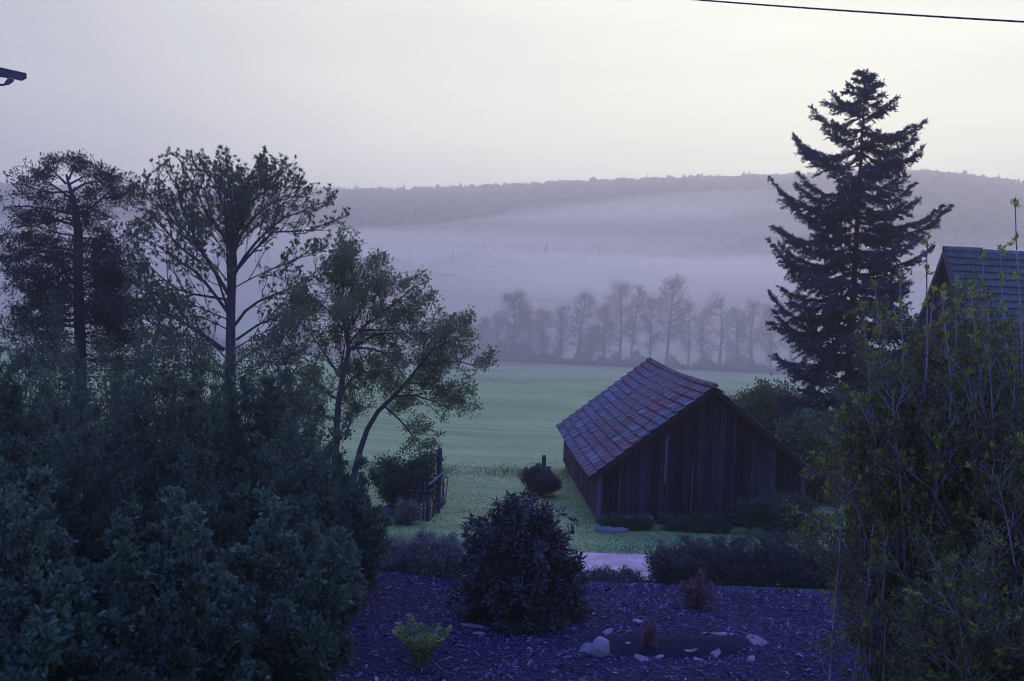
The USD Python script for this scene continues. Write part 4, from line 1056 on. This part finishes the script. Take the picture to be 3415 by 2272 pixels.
# fence, post and rail
def post(name, px, py0, py1, y, r, lab, cat_, lean=0.0):
    a, c = at(px, py1, y), at(px + lean, py0, y)
    a[2] = ground_z(a[0], a[1]) - 0.1
    P = np.array([a + (c - a) * t for t in (0, .5, .96, 1.0)]) + np.array([[0, 0, 0], [.01, 0, 0], [0, 0, 0], [0, 0, 0]])
    v, f = tubes(P, [r * 1.05, r, r * .97, r * .6], 7)
    n = len(v)
    v = np.vstack([v, c + [0, 0, 0.012]]); f = np.vstack([f, [[n - 7 + k, n - 7 + (k + 1) % 7, n] for k in range(7)]])
    return single(name, (v, f), 'dark_wood', lab, cat_)


post('fence_post', 544, 455, 474, 43.0, 0.085, 'wooden post standing in the small bush left of the barn', 'post')
post('fence_post', 439, 448, 466, 37.2, 0.085, 'tall leaning post at the corner of the overgrown slat fence', 'post', 1.0)
F0 = at(400, 515, 36.0); F1 = at(429, 516, 35.6); F2 = at(446, 494, 39.0)
fence = thing('slat_fence', 'overgrown dark fence of upright slats with a fallen pale rail', 'fence', [F1[0], F1[1], ground_z(F1[0], F1[1])])
fg = np.random.default_rng(630)
for (A, B, n) in ((F0, F1, 9), (F1, F2, 16)):
    for k in range(n):
        c = A + (B - A) * ((k + fg.uniform(0.2, 0.8)) / n); c[2] = ground_z(c[0], c[1]) - 0.05
        d = unit((B - A) * [1, 1, 0]); w = fg.uniform(0.05, 0.09); hgt = fg.uniform(0.85, 1.35)
        put('slat', obox(c, d * w, np.array([-d[1], d[0], 0]) * 0.025, np.array([fg.normal() * 0.06, fg.normal() * 0.06, hgt])), 'board', fence, np.array([0.04, 0.037, 0.055]) * fg.uniform(0.6, 1.5), origin=fence.loc)
    for hgt in (0.35, 0.95):
        a, c = A.copy(), B.copy(); a[2] = ground_z(a[0], a[1]) + hgt; c[2] = ground_z(c[0], c[1]) + hgt
        put('rail', tubes(np.array([a, 0.5 * (a + c) - [0, 0, .03], c]), [0.03, 0.032, 0.028], 6), 'dark_wood', fence, origin=fence.loc)
put('rail', tubes(np.array([at(428, 485, 35.7), at(436, 479, 36.3), at(444, 471, 37.0)]), [0.035, 0.035, 0.032], 6), 'board', fence, (0.10, 0.10, 0.15), origin=fence.loc, label='pale rail leaning from the top of the slats up to the post')
for k, (px, py, sx, lab) in enumerate([(391, 514, 0.75, 'low grey stone heap left of the overgrown slat fence'), (404, 518, 0.6, 'small grey stone at the foot of the overgrown slat fence')]):
    b = on_ground(px, py)
    single('grey_stone', rock(b + [0, 0, 0.1], 21 + k, (sx, 0.5, 0.4), 0.5), 'stone', lab, 'stone', (0.10, 0.10, 0.14), smooth=True)

# the neighbour's house on the right
Hh = at(944, 250, 47.0)                                               # front end of the ridge
hd = unit(np.array([1.0, 0.10, 0])); hn = np.array([hd[1], -hd[0], 0])  # along the ridge, and towards us
house = thing('house', 'neighbouring house with a weathered blue-grey tiled roof, right edge', 'house', [Hh[0], Hh[1], 0.0])
hs, rise = 3.6, 5.4
def hp(v, a, h): return Hh + hd * v + hn * a + np.array([0, 0, h])
def hput(nm, ms, mt, c=None, parent=house, **k): return put(nm, ms, mt, parent, c, origin=house.loc, **k)
LEN = 9.0
hg = np.random.default_rng(640)
for s in (1, -1):
    hput('roof_deck', hexa([hp(v, s * (hs * q), -rise * q + dz) for dz in (-0.12, -0.03) for q in (0, 1) for v in (0, LEN)]), 'dark_wood')
    hput('barge_board', hexa([hp(v, s * (hs * q), -rise * q + dz) for dz in (-0.25, 0.03) for q in (0, 1) for v in (-0.04, -0.004)]), 'board', (0.10, 0.10, 0.13))
sl = math.hypot(hs, rise); nco = 19; gx_ = sl / nco; un = np.array([0, 0, 0.0])
nrm = unit(hn * rise + np.array([0, 0, hs])); dn = unit(hn * hs - np.array([0, 0, rise]))
nt = 24; far_, farc = [], []
for i in range(nco):
    for j in range(nt):
        v0, v1 = LEN * j / nt + 0.006, LEN * (j + 1) / nt - 0.006
        o0, o1 = Hh + dn * (i * gx_ - 0.02), Hh + dn * ((i + 1) * gx_ + 0.05)
        l1 = nrm * (0.10 + hg.normal() * 0.006); l0 = nrm * 0.005; th = nrm * -0.03
        ms = hexa([o0 + hd * v0 + l0, o0 + hd * v1 + l0, o1 + hd * v0 + l1 + th, o1 + hd * v1 + l1 + th, o0 + hd * v0 + l0 + nrm * .012, o0 + hd * v1 + l0 + nrm * .012, o1 + hd * v0 + l1, o1 + hd * v1 + l1])
        c = np.array([0.055, 0.075, 0.075]) * hg.uniform(0.75, 1.25)
        if i < 11: hput('roof_tile', ms, 'tile', c)
        else: far_.append(ms); farc.append(np.tile(c, (8, 1)))
hput('roof_tiles_beyond', cat(far_), 'tile', np.vstack(farc), kind='stuff')
hput('far_roof_slope', hexa([hp(v, -(hs * q + 0.0), -rise * q + dz) for dz in (-0.02, 0.03) for q in (0.01, 1) for v in (0, LEN)]), 'tile', (0.08, 0.11, 0.14))
for j in range(22):
    zz = 0.10 if j < 4 else 0.04
    hput('ridge_tile', cat([tubes(np.array([hp(LEN * j / 22 - .02, 0, zz - .06), hp(LEN * (j + .5) / 22, 0, zz - .06), hp(LEN * (j + 1) / 22 + .02, 0, zz - .06)]), [0.13, 0.125, 0.115], 8)]), 'tile', np.array([0.075, 0.10, 0.12]) * hg.uniform(0.8, 1.2))
gb = Hh[2] - rise
for j in range(30):                                                   # the boarded gable
    a0 = -hs + 0.12 + (2 * hs - 0.24) * j / 30; a1 = a0 + (2 * hs - 0.24) / 30 - 0.012
    zt = lambda a: -rise * abs(a) / hs - 0.14
    hput('gable_board', hexa([hp(v, a, z) for zi in (0, 1) for v in (0.28, 0.31) for a, z in ((a0, (-rise, zt(a0))[zi]), (a1, (-rise, zt(a1))[zi]))]), 'board', np.array([0.03, 0.02, 0.03]) * hg.uniform(0.7, 1.3))
hput('gable_wall', ([hp(0.33, -hs + .1, -rise), hp(0.33, hs - .1, -rise), hp(0.33, 0, -0.2)], [[0, 1, 2]]), 'dark_wood')
for nm, (v0, v1, a0, a1) in {'front_wall': (0.3, LEN - .3, hs - 0.6, hs - 0.3), 'back_wall': (0.3, LEN - .3, -hs + .3, -hs + .6)}.items():
    hput(nm, hexa([hp(v, a, z) for z in (-Hh[2] - 0.3, -rise + .3) for a in (a0, a1) for v in (v0, v1)]), 'plaster')
hput('side_wall', hexa([hp(v, a, z) for z in (-Hh[2] - 0.3, -rise) for a in (-hs + .6, hs - .6) for v in (0.3, 0.6)]), 'plaster')

# overhead line, and the eave of the house the picture is taken from
w0_, w1_ = at(700, 0, 17.0), at(1024, 21.8, 13.5)
wp = np.array([w0_ + (w1_ - w0_) * t - [0, 0, 0.012 * 4 * t * (1 - t)] for t in np.linspace(-1.2, 1.6, 60)])
single('overhead_wire', tubes(wp, np.full(60, 0.0125), 6), 'wire', 'dark overhead wire crossing the upper right of the sky', 'wire')
ge = thing('gutter_end', 'dark end of the roof gutter jutting in at the upper left', 'gutter', at(13, 75, 3.2))
def eput(nm, pts, r, n=10): put(nm, tubes(np.array(pts), r, n), 'gutter', ge, origin=ge.loc, smooth=True)
yg = 3.2
def gpt(px, py, dy=0.0): return at(px, py, yg + dy)
def slab4(pts, dyy, nm):
    v = np.array([gpt(px, py, dy) for dy in (0, dyy) for px, py in pts]); n = len(pts)
    f = [[0, k, k + 1] for k in range(1, n - 1)] + [[n, n + k + 1, n + k] for k in range(1, n - 1)] + [[k, n + k, n + (k + 1) % n] for k in range(n)] + [[k, n + (k + 1) % n, (k + 1) % n] for k in range(n)]
    m = trimesh.Trimesh(v, f, process=False); m.fix_normals(); put(nm, (m.vertices, m.faces), 'gutter', ge, origin=ge.loc)
slab4([(-60, 54), (0, 68), (26, 73), (26.8, 74), (26.8, 78.5), (22, 81), (17, 80), (14, 79), (0, 77.2), (-60, 62)], 0.10, 'trough')
slab4([(7.5, 78.2), (14.5, 79.2), (13.5, 82), (9, 85), (5, 85.5), (3, 84.5), (5.5, 81)], 0.025, 'bracket')
slab4([(-30, 80), (0, 84), (5, 84.2), (4.5, 86), (0, 86), (-30, 82.5)], 0.02, 'bracket_strap')

# ------------------------------------------------------------------ loose cover
cg = np.random.default_rng(650)
N = 44000
cx = cg.uniform(-7.5, 9.5, N); cy = 13.5 + 9.7 * cg.uniform(0, 1, N)
cz = ground_z(cx, cy)
yaw = cg.uniform(0, np.pi, N); L = cg.gamma(1.6, 0.021, N) + 0.010; Wd = L * cg.uniform(0.2, 0.5, N); tp, rl = cg.normal(size=N) * 0.35, cg.normal(size=N) * 0.4
e1 = np.stack([np.cos(yaw) * np.cos(tp), np.sin(yaw) * np.cos(tp), np.sin(tp)], 1); e2 = np.stack([-np.sin(yaw) * np.cos(rl), np.cos(yaw) * np.cos(rl), np.sin(rl)], 1); e3 = unit(np.cross(e1, e2))
c = np.stack([cx, cy, cz + 0.012 + 0.3 * L * np.abs(np.sin(tp))], 1); th = 0.007
V = np.stack([c + e1 * (L / 2 * sa)[:, None] + e2 * (Wd / 2 * sb)[:, None] + e3 * th * (0.5 if top else -0.5) for top in (0, 1) for sa, sb in ((-1, -.7), (1, -1), (.9, .8), (-.9, 1))], 1)
F = np.array([[4, 5, 6], [4, 6, 7], [0, 1, 5], [0, 5, 4], [1, 2, 6], [1, 6, 5], [2, 3, 7], [2, 7, 6], [3, 0, 4], [3, 4, 7]])
k_ = cg.uniform(0, 1, N)
tone = np.where(k_[:, None] < 0.83, np.array([[0.036, 0.031, 0.064]]) * cg.uniform(0.5, 1.8, (N, 1)), np.where(k_[:, None] < 0.97, np.array([[0.095, 0.080, 0.115]]) * cg.uniform(0.8, 1.4, (N, 1)), np.array([[0.20, 0.17, 0.20]])))
tag(put('mulch', (V.reshape(-1, 3), (F[None] + np.arange(N)[:, None, None] * 8).reshape(-1, 3)), 'chip', None, np.repeat(tone, 8, 0)), 'dark bark mulch chips scattered over the garden bed', 'mulch', kind='stuff')
N = 42000
gx2 = cg.uniform(-8, 12, N); gy2 = 31.5 + 18 * cg.uniform(0, 1, N) ** 2.2
q = (gx2 - B0[0]) * bu[0] + (gy2 - B0[1]) * bu[1]; q2 = (gx2 - B0[0]) * bv[0] + (gy2 - B0[1]) * bv[1]
ok = ~((q > OV - .05) & (q < 2 * HS - OV + .05) & (q2 > VG - .05) & (q2 < BL)) & (gy2 > 31.62 + road_y(gx2) - 0.22 * meshkit.noise(np.stack([gx2 * 1.3, 0 * gx2, 0 * gx2], -1), 8))
gx2, gy2 = gx2[ok], gy2[ok]; p = np.stack([gx2, gy2, ground_z(gx2, gy2) - 0.005], 1)
lng = (0.03 + 0.06 * meshkit.noise(p * [0.8, 0.8, 0], 12) ** 1.5 + 0.10 * np.exp(-np.abs(gy2 - 36.2) / 0.5) * ((gx2 > 2.5) & (gx2 < 11))) * np.clip(1.25 - (gy2 - 36) / 14, 0.3, 1)
n3 = 6000                                                             # the unmown margin of the meadow
mx_ = cg.uniform(-9, 2.6, n3); my_ = 47.2 + 0.08 * mx_ + cg.normal(size=n3) * 1.1
p = np.vstack([p, np.stack([mx_, my_, ground_z(mx_, my_)], 1)]); lng = np.concatenate([lng, 0.03 + 0.13 * meshkit.noise(np.stack([mx_ * 1.1, my_ * 0.3, 0 * mx_], -1), 14)])
tag(put('grass', leaves(p, cg.normal(size=p.shape) * 0.6 + [0, 0, 0.9], lng, 0.02, cg, 0.05), 'grass'), 'short green grass around the barn and along the lane', 'grass', kind='stuff')
fog_bank('fog', 'thin ground mist over the far meadow and the misty tree row', np.array([20, 195, 0.0]), np.array([420, 90, 16.0]), 0.0095, 1)
fog_bank('fog', 'broad pale mist filling the foot of the wooded ridge behind the tree row', np.array([150, 520, 0.0]), np.array([560, 170, 44.0]), 0.0025, 6)
fog_bank('fog_streak', 'brightest streak of fog just above the misty tree row', at(690, 272, 330), np.array([56, 40, 5.0]), 0.024, 2, 0.02)
fog_bank('fog_streak', 'small bright fog streak just above the dense oval misty tree', at(580, 287, 300), np.array([34, 30, 3.2]), 0.022, 7, -0.02)
fog_bank('fog_streak', 'long pale fog streak slanting up across the wooded ridge', at(610, 230, 520), np.array([110, 60, 10.0]), 0.0075, 3, 0.07)
fog_bank('fog_streak', 'wisp of fog high on the ridge above the slanting streak', at(690, 206, 560), np.array([70, 50, 6.0]), 0.006, 8, 0.1)
fog_bank('fog_streak', 'faint fog streak low on the ridge behind the twin-stemmed tree', at(405, 256, 480), np.array([46, 45, 4.5]), 0.010, 4, 0.03)
